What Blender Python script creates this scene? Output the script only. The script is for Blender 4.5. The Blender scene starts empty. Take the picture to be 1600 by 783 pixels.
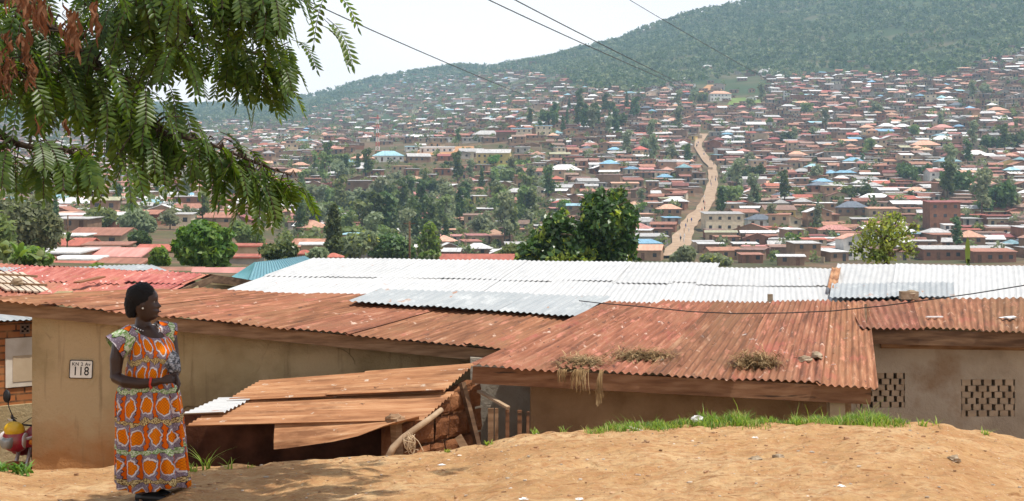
import bpy, math, random
import numpy as np
from mathutils import Vector, Matrix, noise as mnoise
R = math.radians
random.seed(7)
rng = np.random.default_rng(7)
S = bpy.context.scene
C = S.collection

# ------------------------------------------------------------------ camera, sky, sun, exposure
F, HY = 2222.2, 320.0            # focal length in photo pixels, photo row of the horizon
cam = bpy.data.objects.new('camera', bpy.data.cameras.new('camera'))
C.objects.link(cam)
cam.data.lens = 50; cam.data.sensor_width = 36
cam.data.shift_y = -(391.5 - HY) / 1600
cam.data.clip_start = 0.1; cam.data.clip_end = 12000
cam.rotation_euler = (R(90), 0, 0)
S.camera = cam

SUN_EL, SUN_AZ = 69.0, 112.0      # azimuth measured from +Y (away from the viewer) towards +X
ts = Vector((math.cos(R(SUN_EL)) * math.sin(R(SUN_AZ)), math.cos(R(SUN_EL)) * math.cos(R(SUN_AZ)), math.sin(R(SUN_EL))))
sun = bpy.data.objects.new('sun', bpy.data.lights.new('sun', 'SUN'))
C.objects.link(sun)
sun.data.energy = 5.0; sun.data.angle = R(0.5); sun.data.color = (1.0, 0.95, 0.87)
sun.rotation_euler = ts.to_track_quat('Z', 'Y').to_euler()

W = bpy.data.worlds.new('World'); S.world = W; W.use_nodes = True
wn, wl = W.node_tree.nodes, W.node_tree.links
bg = wn['Background']; bg.inputs['Strength'].default_value = 0.1
sky = wn.new('ShaderNodeTexSky'); sky.sky_type = 'NISHITA'; sky.sun_disc = False
sky.sun_elevation = R(SUN_EL); sky.sun_rotation = R(SUN_AZ); sky.dust_density = 3.0
tc = wn.new('ShaderNodeTexCoord'); mp = wn.new('ShaderNodeMapping'); mp.inputs['Scale'].default_value = (1.5, 1.5, 6.0)
nz = wn.new('ShaderNodeTexNoise'); nz.inputs['Scale'].default_value = 2.2; nz.inputs['Detail'].default_value = 6; nz.inputs['Roughness'].default_value = 0.55
cr = wn.new('ShaderNodeValToRGB')
cr.color_ramp.elements[0].position = 0.36; cr.color_ramp.elements[0].color = (0.88, 0.88, 0.88, 1)
cr.color_ramp.elements[1].position = 0.60; cr.color_ramp.elements[1].color = (0.98, 0.98, 0.98, 1)
mx = wn.new('ShaderNodeMix'); mx.data_type = 'RGBA'
mx.inputs[7].default_value = (15.0, 13.7, 13.0, 1)
wl.new(tc.outputs['Generated'], mp.inputs['Vector']); wl.new(mp.outputs[0], nz.inputs['Vector'])
sz = wn.new('ShaderNodeSeparateXYZ'); rz_ = wn.new('ShaderNodeValToRGB'); ml = wn.new('ShaderNodeMath'); ml.operation = 'MULTIPLY'
rz_.color_ramp.elements[0].position = .12; rz_.color_ramp.elements[0].color = (1, 1, 1, 1)
rz_.color_ramp.elements[1].position = .60; rz_.color_ramp.elements[1].color = (.12, .12, .12, 1)
wl.new(tc.outputs['Generated'], sz.inputs[0]); wl.new(sz.outputs['Z'], rz_.inputs[0])
wl.new(nz.outputs['Fac'], cr.inputs[0]); wl.new(cr.outputs[0], ml.inputs[0]); wl.new(rz_.outputs[0], ml.inputs[1]); wl.new(ml.outputs[0], mx.inputs[0])
wl.new(sky.outputs[0], mx.inputs[6]); wl.new(mx.outputs[2], bg.inputs['Color'])

S.view_settings.view_transform = 'Standard'; S.view_settings.look = 'None'
S.view_settings.exposure = 0.08; S.view_settings.gamma = 1.0
S.view_settings.use_curve_mapping = False
S.render.engine = 'CYCLES'
cy = S.cycles
cy.use_denoising = True
try: cy.denoiser = 'OPENIMAGEDENOISE'
except Exception: pass
cy.max_bounces = 6; cy.diffuse_bounces = 3; cy.glossy_bounces = 2; cy.transmission_bounces = 4
cy.transparent_max_bounces = 8; cy.volume_bounces = 1
cy.caustics_reflective = False; cy.caustics_refractive = False

# ------------------------------------------------------------------ helpers
def P(px, py, Y):
    return Vector(((px - 800) / F * Y, Y, (HY - py) / F * Y))

class Nt:
    """small node-graph writer for one material"""
    def __init__(s, name):
        s.m = bpy.data.materials.new(name); s.m.use_nodes = True
        s.t = s.m.node_tree; s.b = s.t.nodes['Principled BSDF']
    def n(s, t, **kw):
        x = s.t.nodes.new('ShaderNode' + t)
        for k, v in kw.items(): setattr(x, k, v)
        return x
    def l(s, a, b): s.t.links.new(a, b)
    def put(s, sock, v):
        if v is None: return
        if isinstance(v, bpy.types.NodeSocket): s.l(v, sock)
        else: sock.default_value = v
    def f(s, op, a, b=None, c=None):
        x = s.n('Math', operation=op)
        for i, v in enumerate((a, b, c)): s.put(x.inputs[i], v)
        return x.outputs[0]
    def mix(s, fac, a, b, bt='MIX'):
        x = s.n('Mix', data_type='RGBA', blend_type=bt)
        s.put(x.inputs[0], fac)
        for i, v in ((6, a), (7, b)):
            s.put(x.inputs[i], (*v, 1) if isinstance(v, tuple) and len(v) == 3 else v)
        return x.outputs[2]
    def coord(s, k='Object'): return s.n('TexCoord').outputs[k]
    def map(s, v, scale=(1, 1, 1), rot=(0, 0, 0), loc=(0, 0, 0)):
        x = s.n('Mapping'); s.l(v, x.inputs['Vector'])
        x.inputs['Scale'].default_value = scale; x.inputs['Rotation'].default_value = rot; x.inputs['Location'].default_value = loc
        return x.outputs[0]
    def noise(s, v, scale=5, detail=4, rough=.55, out='Fac'):
        x = s.n('TexNoise'); s.put(x.inputs['Vector'], v)
        x.inputs['Scale'].default_value = scale; x.inputs['Detail'].default_value = detail; x.inputs['Roughness'].default_value = rough
        return x.outputs[out]
    def ramp(s, fac, stops, interp='LINEAR'):
        x = s.n('ValToRGB'); e = x.color_ramp.elements; x.color_ramp.interpolation = interp
        while len(e) < len(stops): e.new(0.5)
        for el, (p, c) in zip(e, stops):
            el.position = p; el.color = (*c, 1) if len(c) == 3 else c
        s.put(x.inputs[0], fac)
        return x.outputs[0]
    def hsv(s, col, h=.5, sat=1., v=1.):
        x = s.n('HueSaturation'); s.put(x.inputs['Color'], col)
        s.put(x.inputs['Hue'], h); s.put(x.inputs['Saturation'], sat); s.put(x.inputs['Value'], v)
        return x.outputs[0]
    def island(s): return s.n('NewGeometry').outputs['Random Per Island']
    def orand(s): return s.n('ObjectInfo').outputs['Random']
    def bump(s, h, strength=.3, dist=.01):
        x = s.n('Bump'); s.put(x.inputs['Height'], h)
        x.inputs['Strength'].default_value = strength; x.inputs['Distance'].default_value = dist
        s.l(x.outputs[0], s.b.inputs['Normal'])
    def done(s, col, rough=.85, spec=.25, metal=0.):
        s.put(s.b.inputs['Base Color'], (*col, 1) if isinstance(col, tuple) and len(col) == 3 else col)
        s.put(s.b.inputs['Roughness'], rough); s.b.inputs['Specular IOR Level'].default_value = spec
        s.b.inputs['Metallic'].default_value = metal
        return s.m

def surf(name, stops, scale=4, detail=5, rough=.85, spec=.2, coord='Object', stretch=(1, 1, 1), bump=0, bscale=None, bdist=.01,
         island=0., orand=0., hue=0., second=None, metal=0.):
    g = Nt(name); v = g.map(g.coord(coord), stretch)
    col = g.ramp(g.noise(v, scale, detail), stops)
    if second:                                     # (scale, lo, hi, colour): stains or wear with a shape of their own
        k = g.ramp(g.noise(g.map(g.coord(coord), stretch, loc=(7, 3, 1)), second[0], 5), [(second[1], (0, 0, 0)), (second[2], (1, 1, 1))])
        col = g.mix(k, col, second[3])
    if island or orand or hue:
        val = 1.; 
        if island: val = g.f('MULTIPLY_ADD', g.island(), 2 * island, 1 - island)
        if orand: val = g.f('MULTIPLY', val, g.f('MULTIPLY_ADD', g.orand(), 2 * orand, 1 - orand))
        h = .5
        if hue: h = g.f('MULTIPLY_ADD', g.f('FRACT', g.f('MULTIPLY', g.island() if island else g.orand(), 7.31)), 2 * hue, .5 - hue)
        col = g.hsv(col, h, 1., val)
    if bump: g.bump(g.noise(g.map(g.coord(coord), stretch), bscale or scale * 6, 5, .65), bump, bdist)
    return g.done(col, rough, spec, metal)

def plain(name, col, rough=.6, spec=.3, metal=0., orand=0.):
    g = Nt(name)
    c = g.ramp(g.noise(g.coord(), 9, 4), [(.3, tuple(x * .86 for x in col)), (.7, tuple(min(1, x * 1.1) for x in col))])
    if orand: c = g.hsv(c, .5, 1., g.f('MULTIPLY_ADD', g.orand(), 2 * orand, 1 - orand))
    return g.done(c, rough, spec, metal)

def leafmat(name, a, b, trans=.35, objr=.18, hue=.025, rough=.5, spec=.3):
    g = Nt(name)
    k = g.island()
    col = g.mix(k, a, b)
    col = g.hsv(col, g.f('MULTIPLY_ADD', g.orand(), 2 * hue, .5 - hue), 1., g.f('MULTIPLY_ADD', g.orand(), 2 * objr, 1 - objr))
    g.done(col, rough, spec)
    if trans:
        tr = g.n('BsdfTranslucent'); g.l(g.hsv(col, .48, 1.15, 2.0), tr.inputs['Color'])
        ms = g.n('MixShader'); ms.inputs[0].default_value = trans
        g.l(g.b.outputs[0], ms.inputs[1]); g.l(tr.outputs[0], ms.inputs[2])
        g.l(ms.outputs[0], g.t.nodes['Material Output'].inputs['Surface'])
    return g.m

def tag(o, label=None, cat=None, group=None, kind=None):
    if label: o['label'] = label
    if cat: o['category'] = cat
    if group: o['group'] = group
    if kind: o['kind'] = kind
    return o

def thing(name, label, cat, loc=(0, 0, 0), group=None, rz=0):
    o = bpy.data.objects.new(name, None); C.objects.link(o)
    o.empty_display_size = .2
    o.location = loc; o.rotation_euler = (0, 0, rz)
    return tag(o, label, cat, group)

class MB:
    """collects geometry and links it as ONE mesh object"""
    def __init__(s): s.v, s.f, s.mi, s.uv = [], [], [], {}
    def vert(s, p): s.v.append(tuple(p)); return len(s.v) - 1
    def add(s, vs, fs, mi=0, M=None):
        o = len(s.v)
        s.v.extend(tuple(M @ Vector(p)) if M is not None else tuple(p) for p in vs)
        s.f.extend(tuple(i + o for i in f) for f in fs); s.mi.extend([mi] * len(fs))
        return o
    def quad(s, a, b, c, d, mi=0): s.add([a, b, c, d], [(0, 1, 2, 3)], mi)
    def box(s, c, size, M=None, mi=0, taper=1.):
        x, y, z = size[0] / 2, size[1] / 2, size[2] / 2
        vs = [(sx * x * (taper if sz > 0 else 1), sy * y * (taper if sz > 0 else 1), sz * z) for sz in (-1, 1) for sx, sy in ((-1, -1), (1, -1), (1, 1), (-1, 1))]
        T = Matrix.Translation(c)
        if M is not None: T = T @ M.to_4x4()
        s.add(vs, [(3, 2, 1, 0), (4, 5, 6, 7), (0, 1, 5, 4), (1, 2, 6, 5), (2, 3, 7, 6), (3, 0, 4, 7)], mi, T)
    def bar(s, a, b, w, h, mi=0, up=(0, 0, 1)):
        a, b = Vector(a), Vector(b); d = (b - a); L = d.length; d.normalize()
        sd = d.cross(Vector(up))
        if sd.length < 1e-4: sd = Vector((1, 0, 0))
        sd.normalize(); u = sd.cross(d)
        vs = [p + sd * (i * w / 2) + u * (j * h / 2) for p in (a, b) for i, j in ((-1, -1), (1, -1), (1, 1), (-1, 1))]
        s.add(vs, [(3, 2, 1, 0), (4, 5, 6, 7), (0, 1, 5, 4), (1, 2, 6, 5), (2, 3, 7, 6), (3, 0, 4, 7)], mi)
    def tube(s, pts, rad, n=8, mi=0, caps=True):
        pts = [Vector(p) for p in pts]
        if not hasattr(rad, '__len__'): rad = [rad] * len(pts)
        ref = Vector((0, 0, 1)); rings = []
        for i, p in enumerate(pts):
            d = pts[min(i + 1, len(pts) - 1)] - pts[max(i - 1, 0)]
            if d.length < 1e-9: d = Vector((0, 0, 1))
            d.normalize()
            sd = d.cross(ref)
            if sd.length < .05: sd = d.cross(Vector((1, 0, 0)))
            sd.normalize(); u = sd.cross(d)
            rings.append([p + (sd * math.cos(a) + u * math.sin(a)) * rad[i] for a in (2 * math.pi * k / n for k in range(n))])
        s.loft(rings, mi, caps)
    def loft(s, rings, mi=0, caps=True, closed=True):
        n = len(rings[0]); vs = [p for r in rings for p in r]; fs = []
        for i in range(len(rings) - 1):
            for k in range(n if closed else n - 1):
                k2 = (k + 1) % n
                fs.append((i * n + k, i * n + k2, (i + 1) * n + k2, (i + 1) * n + k))
        if caps: fs += [tuple(range(n - 1, -1, -1)), tuple((len(rings) - 1) * n + k for k in range(n))]
        s.add(vs, fs, mi)
    def blob(s, c, r, seed=0, amp=.15, nu=10, nv=7, mi=0, M=None):
        rings = []
        for j in range(1, nv):
            th = math.pi * j / nv; ring = []
            for i in range(nu):
                ph = 2 * math.pi * i / nu
                d = Vector((math.sin(th) * math.cos(ph), math.sin(th) * math.sin(ph), -math.cos(th)))
                k = 1 + amp * mnoise.noise(d * 1.7 + Vector((seed * 3.1, seed, 0)))* 1.6
                q = Vector((d.x * r[0], d.y * r[1], d.z * r[2])) * k
                if M is not None: q = M @ q
                ring.append(Vector(c) + q)
            rings.append(ring)
        s.loft(rings, mi, True)
    def build(s, name, mats, parent=None, smooth=False, world=True):
        me = bpy.data.meshes.new(name)
        off = Vector((0, 0, 0))
        q = parent
        while q is not None: off = off + q.location; q = q.parent
        vs = [(p[0] - off.x, p[1] - off.y, p[2] - off.z) for p in s.v] if (parent is not None and world) else s.v
        me.from_pydata(vs, [], s.f)
        if not isinstance(mats, (list, tuple)): mats = [mats]
        for m in mats: me.materials.append(m)
        if len(mats) > 1: me.polygons.foreach_set('material_index', s.mi)
        if s.uv:
            L = me.uv_layers.new(name='UVMap')
            arr = np.zeros((len(me.loops), 2), np.float32)
            li = np.zeros(len(me.loops), np.int32); me.loops.foreach_get('vertex_index', li)
            tab = np.zeros((len(s.v), 2), np.float32)
            for i, u in s.uv.items(): tab[i] = u
            L.data.foreach_set('uv', tab[li].ravel())
        if smooth: me.polygons.foreach_set('use_smooth', [True] * len(me.polygons))
        me.update()
        o = bpy.data.objects.new(name, me); C.objects.link(o)
        if parent is not None: o.parent = parent
        return o

def npmesh(name, V, Fq, mats, parent=None, mi=None, smooth=False):
    """mesh from numpy arrays of quads or triangles; returns the mesh data"""
    me = bpy.data.meshes.new(name)
    V = np.asarray(V, np.float32); Fq = np.asarray(Fq, np.int32)
    k = Fq.shape[1]
    me.vertices.add(len(V)); me.vertices.foreach_set('co', V.ravel())
    me.loops.add(Fq.size); me.loops.foreach_set('vertex_index', Fq.ravel())
    me.polygons.add(len(Fq)); me.polygons.foreach_set('loop_start', np.arange(0, Fq.size, k, dtype=np.int32))
    if not isinstance(mats, (list, tuple)): mats = [mats]
    for m in mats: me.materials.append(m)
    if mi is not None: me.polygons.foreach_set('material_index', np.asarray(mi, np.int32))
    if smooth: me.polygons.foreach_set('use_smooth', np.ones(len(Fq), bool))
    me.update(calc_edges=True); me.validate()
    return me

def link(name, me, parent=None, loc=(0, 0, 0)):
    o = bpy.data.objects.new(name, me); C.objects.link(o); o.location = loc
    if parent is not None: o.parent = parent
    return o

def lerp(a, b, t): return a + (b - a) * t

# ------------------------------------------------------------------ terrain of the valley and the hillside opposite (photo column -> (photo row, distance) knots)
HK = {
 -900: [(470, 22), (440, 40), (420, 65), (401, 130), (385, 180), (370, 250), (345, 350), (320, 480), (290, 650), (260, 900), (230, 1250), (200, 1800), (165, 2800), (150, 3400), (230, 4100)],
 0:    [(470, 22), (440, 40), (420, 65), (401, 130), (385, 180), (370, 250), (345, 350), (320, 480), (290, 650), (260, 900), (230, 1250), (200, 1800), (168, 2800), (158, 3400), (240, 4100)],
 300:  [(470, 22), (440, 40), (424, 65), (408, 130), (392, 180), (378, 250), (350, 350), (322, 480), (290, 650), (262, 850), (235, 1150), (205, 1600), (175, 2400), (163, 3100), (240, 4100)],
 460:  [(470, 22), (440, 40), (424, 80), (416, 150), (410, 220), (400, 300), (370, 400), (330, 520), (280, 640), (240, 760), (228, 850), (215, 1250), (190, 1900), (152, 3200), (230, 4100)],
 600:  [(470, 22), (440, 40), (424, 90), (416, 180), (412, 250), (402, 360), (375, 430), (330, 530), (280, 640), (248, 715), (236, 780), (212, 1250), (180, 1800), (118, 2900), (220, 4100)],
 720:  [(470, 22), (452, 40), (468, 90), (447, 180), (430, 270), (416, 350), (402, 380), (375, 440), (330, 530), (285, 640), (250, 700), (228, 780), (205, 1100), (165, 1650), (98, 2800), (220, 4100)],
 850:  [(470, 22), (452, 40), (468, 90), (447, 180), (430, 270), (416, 350), (404, 390), (375, 440), (330, 530), (285, 620), (250, 700), (205, 850), (168, 1150), (130, 1700), (86, 2500), (220, 4100)],
 950:  [(470, 22), (452, 40), (468, 90), (447, 180), (430, 270), (416, 350), (405, 390), (375, 440), (330, 530), (285, 640), (245, 740), (200, 900), (155, 1150), (115, 1550), (64, 2350), (220, 4100)],
 1100: [(470, 22), (452, 40), (468, 90), (447, 180), (430, 270), (416, 350), (406, 390), (375, 440), (335, 520), (285, 650), (240, 790), (195, 960), (150, 1230), (110, 1520), (20, 2250), (220, 4100)],
 1300: [(470, 22), (452, 40), (468, 90), (447, 180), (430, 270), (416, 350), (406, 390), (375, 440), (335, 510), (285, 640), (240, 760), (190, 950), (145, 1180), (108, 1420), (-45, 2300), (200, 4100)],
 1600: [(470, 22), (452, 40), (468, 90), (447, 180), (430, 270), (416, 350), (404, 390), (372, 435), (335, 495), (285, 600), (235, 720), (180, 880), (125, 1080), (85, 1300), (-75, 2300), (200, 4100)],
 2500: [(470, 22), (452, 40), (468, 90), (447, 180), (430, 270), (416, 350), (402, 390), (368, 435), (330, 490), (280, 590), (225, 700), (165, 850), (105, 1040), (55, 1250), (-110, 2300), (190, 4100)],
}
TY = np.concatenate([[16.0], np.geomspace(20, 4100, 190)])
TX = np.arange(-900, 2501, 20.0)
_keys = sorted(HK)
_zc = np.array([np.interp(TY, [16.0] + [y for _, y in HK[k]], [-4.2 if k > 60 else -4.2] + [(HY - p) / F * y for p, y in HK[k]]) for k in _keys])
# smooth the knots a little along the depth
for _ in range(3):
    _zc[:, 1:-1] = .25 * _zc[:, :-2] + .5 * _zc[:, 1:-1] + .25 * _zc[:, 2:]
TZ = np.array([[np.interp(x, _keys, _zc[:, r]) for x in TX] for r in range(len(TY))])
for r, Y in enumerate(TY):
    for c, x in enumerate(TX):
        X = (x - 800) / F * Y
        amp = min(1.0, max(0.0, (Y - 230) / 260.0))
        n = mnoise.fractal(Vector((X * .012, Y * .012, 3.3)), 1.0, 2.0, 3) * 1.3 * amp
        if Y > 1500: n += mnoise.fractal(Vector((X * .0028, Y * .0028, 9.1)), 1.0, 2.0, 3) * 26 * min(1, (Y - 1500) / 800) * (1 if x > 500 else .35)
        TZ[r, c] += n
_ly = np.log(TY)
def tz(px, Y):
    """terrain height at photo column px and distance Y (bilinear on the sheet's own grid)"""
    r = np.interp(math.log(max(Y, 16.0)), _ly, np.arange(len(TY))); c = min(max((px - TX[0]) / 20.0, 0), len(TX) - 1.001)
    r = min(r, len(TY) - 1.001); i, j = int(r), int(c); a, b = r - i, c - j
    return (TZ[i, j] * (1 - b) + TZ[i, j + 1] * b) * (1 - a) + (TZ[i + 1, j] * (1 - b) + TZ[i + 1, j + 1] * b) * a
def hit(px, py, ymin=30.0):
    """first distance at which the sight line through a photo pixel meets the hillside"""
    prev = None
    for Y in TY:
        if Y < ymin: continue
        row = HY - tz(px, Y) / Y * F
        if row <= py:
            if prev is None: return Y
            (Y0, r0) = prev
            return Y0 + (Y - Y0) * (r0 - py) / max(r0 - row, 1e-6)
        prev = (Y, row)
    return None
V = np.zeros((len(TY), len(TX), 3))
V[..., 0] = (TX[None, :] - 800) / F * TY[:, None]; V[..., 1] = TY[:, None]; V[..., 2] = TZ
nr, nc = len(TY), len(TX)
I = np.arange(nr * nc).reshape(nr, nc)
Fq = np.stack([I[:-1, :-1], I[:-1, 1:], I[1:, 1:], I[1:, :-1]], -1).reshape(-1, 4)
g = Nt('hillside_earth'); co = g.coord()
base = g.ramp(g.noise(co, .035, 8, .62), [(.34, (.055, .068, .028)), (.47, (.10, .10, .045)), (.55, (.17, .11, .065)), (.66, (.22, .135, .085))])
base = g.mix(g.ramp(g.noise(co, .3, 5), [(.45, (0, 0, 0)), (.62, (1, 1, 1))]), base, (.10, .075, .05))
hsep = g.n('SeparateXYZ'); g.l(co, hsep.inputs[0])
wood = g.ramp(g.noise(co, .012, 6, .6), [(.50, (.055, .080, .034)), (.70, (.15, .125, .075))])
k = g.ramp(g.f('MULTIPLY', hsep.outputs['Z'], .01), [(.75, (0, 0, 0)), (1.1 if False else .98, (1, 1, 1))])
earth_mat = g.done(g.mix(k, base, wood), .95, .1)
hill = link('hillside', npmesh('hillside', V.reshape(-1, 3), Fq, earth_mat, smooth=True)); hill['kind'] = 'structure'

# ------------------------------------------------------------------ foreground: the bare earth bank and the yard behind it
CK = [(-900, 735, 14.0, 0), (0, 735, 13.7, 0), (60, 735, 14.3, 0), (170, 729, 14.4, 0), (235, 729, 13.9, 0), (285, 730, 12.85, 0), (400, 726, 12.7, 0), (500, 715, 12.7, 0), (600, 712, 12.75, 0),
      (700, 702, 12.95, 0), (760, 691, 13.05, 0), (830, 676, 13.1, 0), (900, 668, 13.2, 0), (1000, 667, 13.2, 0), (1200, 662, 13.25, 0), (1400, 657, 13.4, 0), (1480, 662, 13.6, 0),
      (1600, 688, 14.0, 0), (1750, 704, 14.2, 0), (2500, 725, 15, 0)]
def near_z(X, Y):
    if Y > 3: px = 800 + X / Y * F
    else: px = 800 + X / 3 * F
    px = min(max(px, -900), 2500)
    xs = [c[0] for c in CK]
    pyc = float(np.interp(px, xs, [c[1] for c in CK])); Yc = float(np.interp(px, xs, [c[2] for c in CK]))
    zc = (HY - pyc) / F * Yc
    if Y <= 4: z = -1.6
    elif Y <= Yc:
        t = (Y - 4) / (Yc - 4); z = lerp(-1.6, zc, t)
    else:
        d = Y - Yc; z = zc - min(d * .95 - .12 * (1 - math.exp(-d * 8)), 4.15 + zc if False else 1e9)
        z = max(z, -4.1)
    n = mnoise.fractal(Vector((X * .9, Y * .9, .7)), 1.0, 2.0, 4) * .05 + mnoise.fractal(Vector((X * 4.5, Y * 4.5, 2.2)), 1.0, 2.0, 3) * .026
    # trodden dimples, stronger on the mound
    n += -.045 * max(0, mnoise.noise(Vector((X * 6.5, Y * 6.5, 5)))) if px > 650 else 0
    return z + n
def axis(segs):
    out = []
    for a, b, st in segs: out += list(np.arange(a, b - 1e-6, st))
    return np.array(out + [segs[-1][1]])
gx = axis([(-16, -6, .5), (-6, 6.5, .055), (6.5, 16, .5)])
gy = axis([(-6, 6, .6), (6, 7.5, .15), (7.5, 14.8, .055), (14.8, 18.5, .3)])
GV = np.array([[(x, y, near_z(x, y)) for x in gx] for y in gy])
I = np.arange(len(gx) * len(gy)).reshape(len(gy), len(gx))
Fq = np.stack([I[:-1, :-1], I[:-1, 1:], I[1:, 1:], I[1:, :-1]], -1).reshape(-1, 4)
g = Nt('bare_earth'); co = g.coord()
base = g.ramp(g.noise(co, 1.3, 7, .6), [(.28, (.31, .168, .072)), (.46, (.475, .285, .132)), (.66, (.58, .395, .212))])
base = g.mix(g.ramp(g.noise(co, 11, 6, .65), [(.36, (1, 1, 1)), (.56, (0, 0, 0))]), base, (.42, .22, .10))
base = g.mix(g.ramp(g.noise(co, 42, 4, .6), [(.62, (0, 0, 0)), (.70, (1, 1, 1))]), base, (.60, .47, .33))
base = g.mix(g.ramp(g.noise(co, 55, 4, .65), [(.30, (1, 1, 1)), (.38, (0, 0, 0))]), base, (.20, .10, .05))
base = g.mix(g.ramp(g.noise(g.map(co, (1, 2.2, 1)), 5.5, 7, .7), [(.34, (1, 1, 1)), (.44, (0, 0, 0))]), base, (.30, .15, .062))
vo = g.n('TexVoronoi', feature='SMOOTH_F1'); g.l(g.map(co, (1, 1.7, 1)), vo.inputs['Vector']); vo.inputs['Scale'].default_value = 9
hgt = g.f('ADD', g.f('MULTIPLY', g.noise(co, 9, 8, .7), 1.0), g.f('MULTIPLY', vo.outputs['Distance'], .9))
g.bump(hgt, 1.0, .05)
dirt_mat = g.done(base, .95, .1)
gr = link('dirt_ground', npmesh('dirt_ground', GV.reshape(-1, 3), Fq, dirt_mat, smooth=True)); gr['kind'] = 'structure'
# ------------------------------------------------------------------ materials of roofs, walls and wood
def rustmat(name, stops, patch=None, bump=.15, rough=.75, island=.16, hue=.012, along=.35):
    """painted or rusted sheet iron: streaks run along the corrugation (UV v)"""
    g = Nt(name); uv = g.coord('UV')
    oc = g.f('MULTIPLY', g.island(), 37.0)
    ad = g.n('VectorMath', operation='ADD'); cb = g.n('CombineXYZ'); g.l(oc, cb.inputs[0]); g.l(oc, cb.inputs[2])
    g.l(uv, ad.inputs[0]); g.l(cb.outputs[0], ad.inputs[1]); v = ad.outputs[0]
    col = g.ramp(g.noise(g.map(v, (9, along * 2, 1)), 1.6, 7, .65), stops)
    if patch:
        for sc, lo, hi, c, st in patch:
            col = g.mix(g.ramp(g.noise(g.map(v, (st, 1, 1), loc=(sc, 2, 5)), sc, 6, .62), [(lo, (0, 0, 0)), (hi, (1, 1, 1))]), col, c)
    col = g.hsv(col, g.f('MULTIPLY_ADD', g.f('FRACT', g.f('MULTIPLY', g.island(), 9.7)), 2 * hue, .5 - hue), 1., g.f('MULTIPLY_ADD', g.island(), 2 * island, 1 - island))
    if bump: g.bump(g.noise(g.map(v, (3, 1, 1)), 14, 5, .6), bump, .006)
    return g.done(col, rough, .3)
M = {}
M['rust_red'] = rustmat('red_oxide_sheet', [(.30, (.090, .041, .021)), (.44, (.20, .083, .038)), (.56, (.285, .125, .060)), (.72, (.43, .25, .145))],
                        [(1.1, .50, .66, (.235, .115, .055), 3), (5, .63, .71, (.58, .43, .33), 2), (6, .61, .70, (.085, .042, .028), 3), (2.3, .58, .68, (.43, .19, .115), 6), (1.6, .58, .72, (.30, .098, .06), 2)])
M['rust_orange'] = rustmat('rusted_sheet', [(.28, (.17, .07, .028)), (.45, (.34, .155, .068)), (.6, (.45, .24, .118)), (.76, (.56, .38, .24))],
                        [(1.2, .50, .64, (.20, .085, .035), 4), (6, .64, .70, (.52, .43, .34), 2), (7, .66, .71, (.085, .04, .02), 3)], island=.03, hue=.0)
M['rust_pink'] = rustmat('faded_red_sheet', [(.28, (.22, .058, .040)), (.45, (.35, .105, .075)), (.6, (.44, .165, .12)), (.76, (.56, .33, .27))],
                        [(1.3, .55, .7, (.34, .15, .08), 3), (5, .62, .68, (.68, .50, .46), 3)])
M['white_iron'] = rustmat('white_sheet', [(.25, (.40, .405, .405)), (.5, (.48, .485, .48)), (.75, (.55, .55, .54))],
                        [(1.5, .69, .72, (.34, .12, .05), 5), (4, .74, .77, (.30, .20, .14), 3), (2, .57, .75, (.40, .41, .42), 2)], bump=.05, rough=.5, island=.035, hue=.004)
M['grey_iron'] = rustmat('grey_sheet', [(.25, (.27, .30, .315)), (.5, (.335, .36, .37)), (.75, (.41, .43, .43))],
                        [(1.5, .64, .68, (.36, .18, .10), 5), (2, .55, .7, (.48, .50, .50), 2)], bump=.05, rough=.45, island=.05, hue=.004)
M['teal_iron'] = rustmat('teal_sheet', [(.25, (.09, .23, .28)), (.5, (.125, .29, .335)), (.75, (.18, .36, .40))], [(2, .66, .75, (.3, .38, .36), 3)], bump=.05, rough=.5, island=.04)
M['plaster'] = surf('brown_plaster', [(.3, (.27, .20, .105)), (.5, (.37, .285, .155)), (.7, (.43, .345, .205))], 2.4, 9, .95, .1, bump=.9, bscale=30, bdist=.018,
                    second=(1.1, .52, .62, (.47, .355, .215)))
M['plaster_pink'] = surf('earth_plaster', [(.3, (.205, .125, .068)), (.5, (.285, .185, .105)), (.7, (.35, .235, .14))], 2.6, 9, .95, .1, bump=.9, bscale=28, bdist=.018)
M['plaster_grey'] = surf('grey_brown_plaster', [(.3, (.27, .232, .182)), (.5, (.375, .33, .262)), (.7, (.43, .385, .312))], 2.0, 9, .95, .1, bump=.8, bscale=28, bdist=.018,
                    second=(1.2, .55, .64, (.27, .20, .135)))
g = Nt('brown_plaster_wall'); co = g.coord()
col = g.ramp(g.noise(co, 2.4, 9), [(.3, (.27, .20, .105)), (.5, (.37, .285, .155)), (.7, (.43, .345, .205))])
col = g.mix(g.ramp(g.noise(g.map(co, loc=(7, 3, 1)), 1.1, 6), [(.52, (0, 0, 0)), (.62, (1, 1, 1))]), col, (.46, .35, .205))
sp = g.n('SeparateXYZ'); g.l(co, sp.inputs[0])
hz_ = g.f('ADD', sp.outputs['Z'], g.f('MULTIPLY_ADD', g.noise(co, 3.5, 6), -.9, .45))
col = g.mix(g.ramp(hz_, [(0, (1, 1, 1)), (1, (0, 0, 0))]) if False else g.f('SUBTRACT', 1.0, g.f('MULTIPLY', g.f('SUBTRACT', g.f('MINIMUM', g.f('MAXIMUM', hz_, 1.35), 1.85), 1.35), 2.0)), col, (.40, .205, .085))
streak = g.ramp(g.noise(g.map(co, (9, 9, .7)), 1.3, 5), [(.60, (0, 0, 0)), (.70, (1, 1, 1))]); col = g.mix(g.f('MULTIPLY', streak, .55), col, (.20, .145, .08))
vc = g.n('TexVoronoi', feature='DISTANCE_TO_EDGE'); vm = g.n('Mix', data_type='VECTOR'); vm.inputs[0].default_value = .16; g.l(co, vm.inputs[4]); g.l(g.noise(co, 3, 4, out='Color'), vm.inputs[5]); g.l(vm.outputs[1], vc.inputs['Vector']); vc.inputs['Scale'].default_value = 1.25
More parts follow.
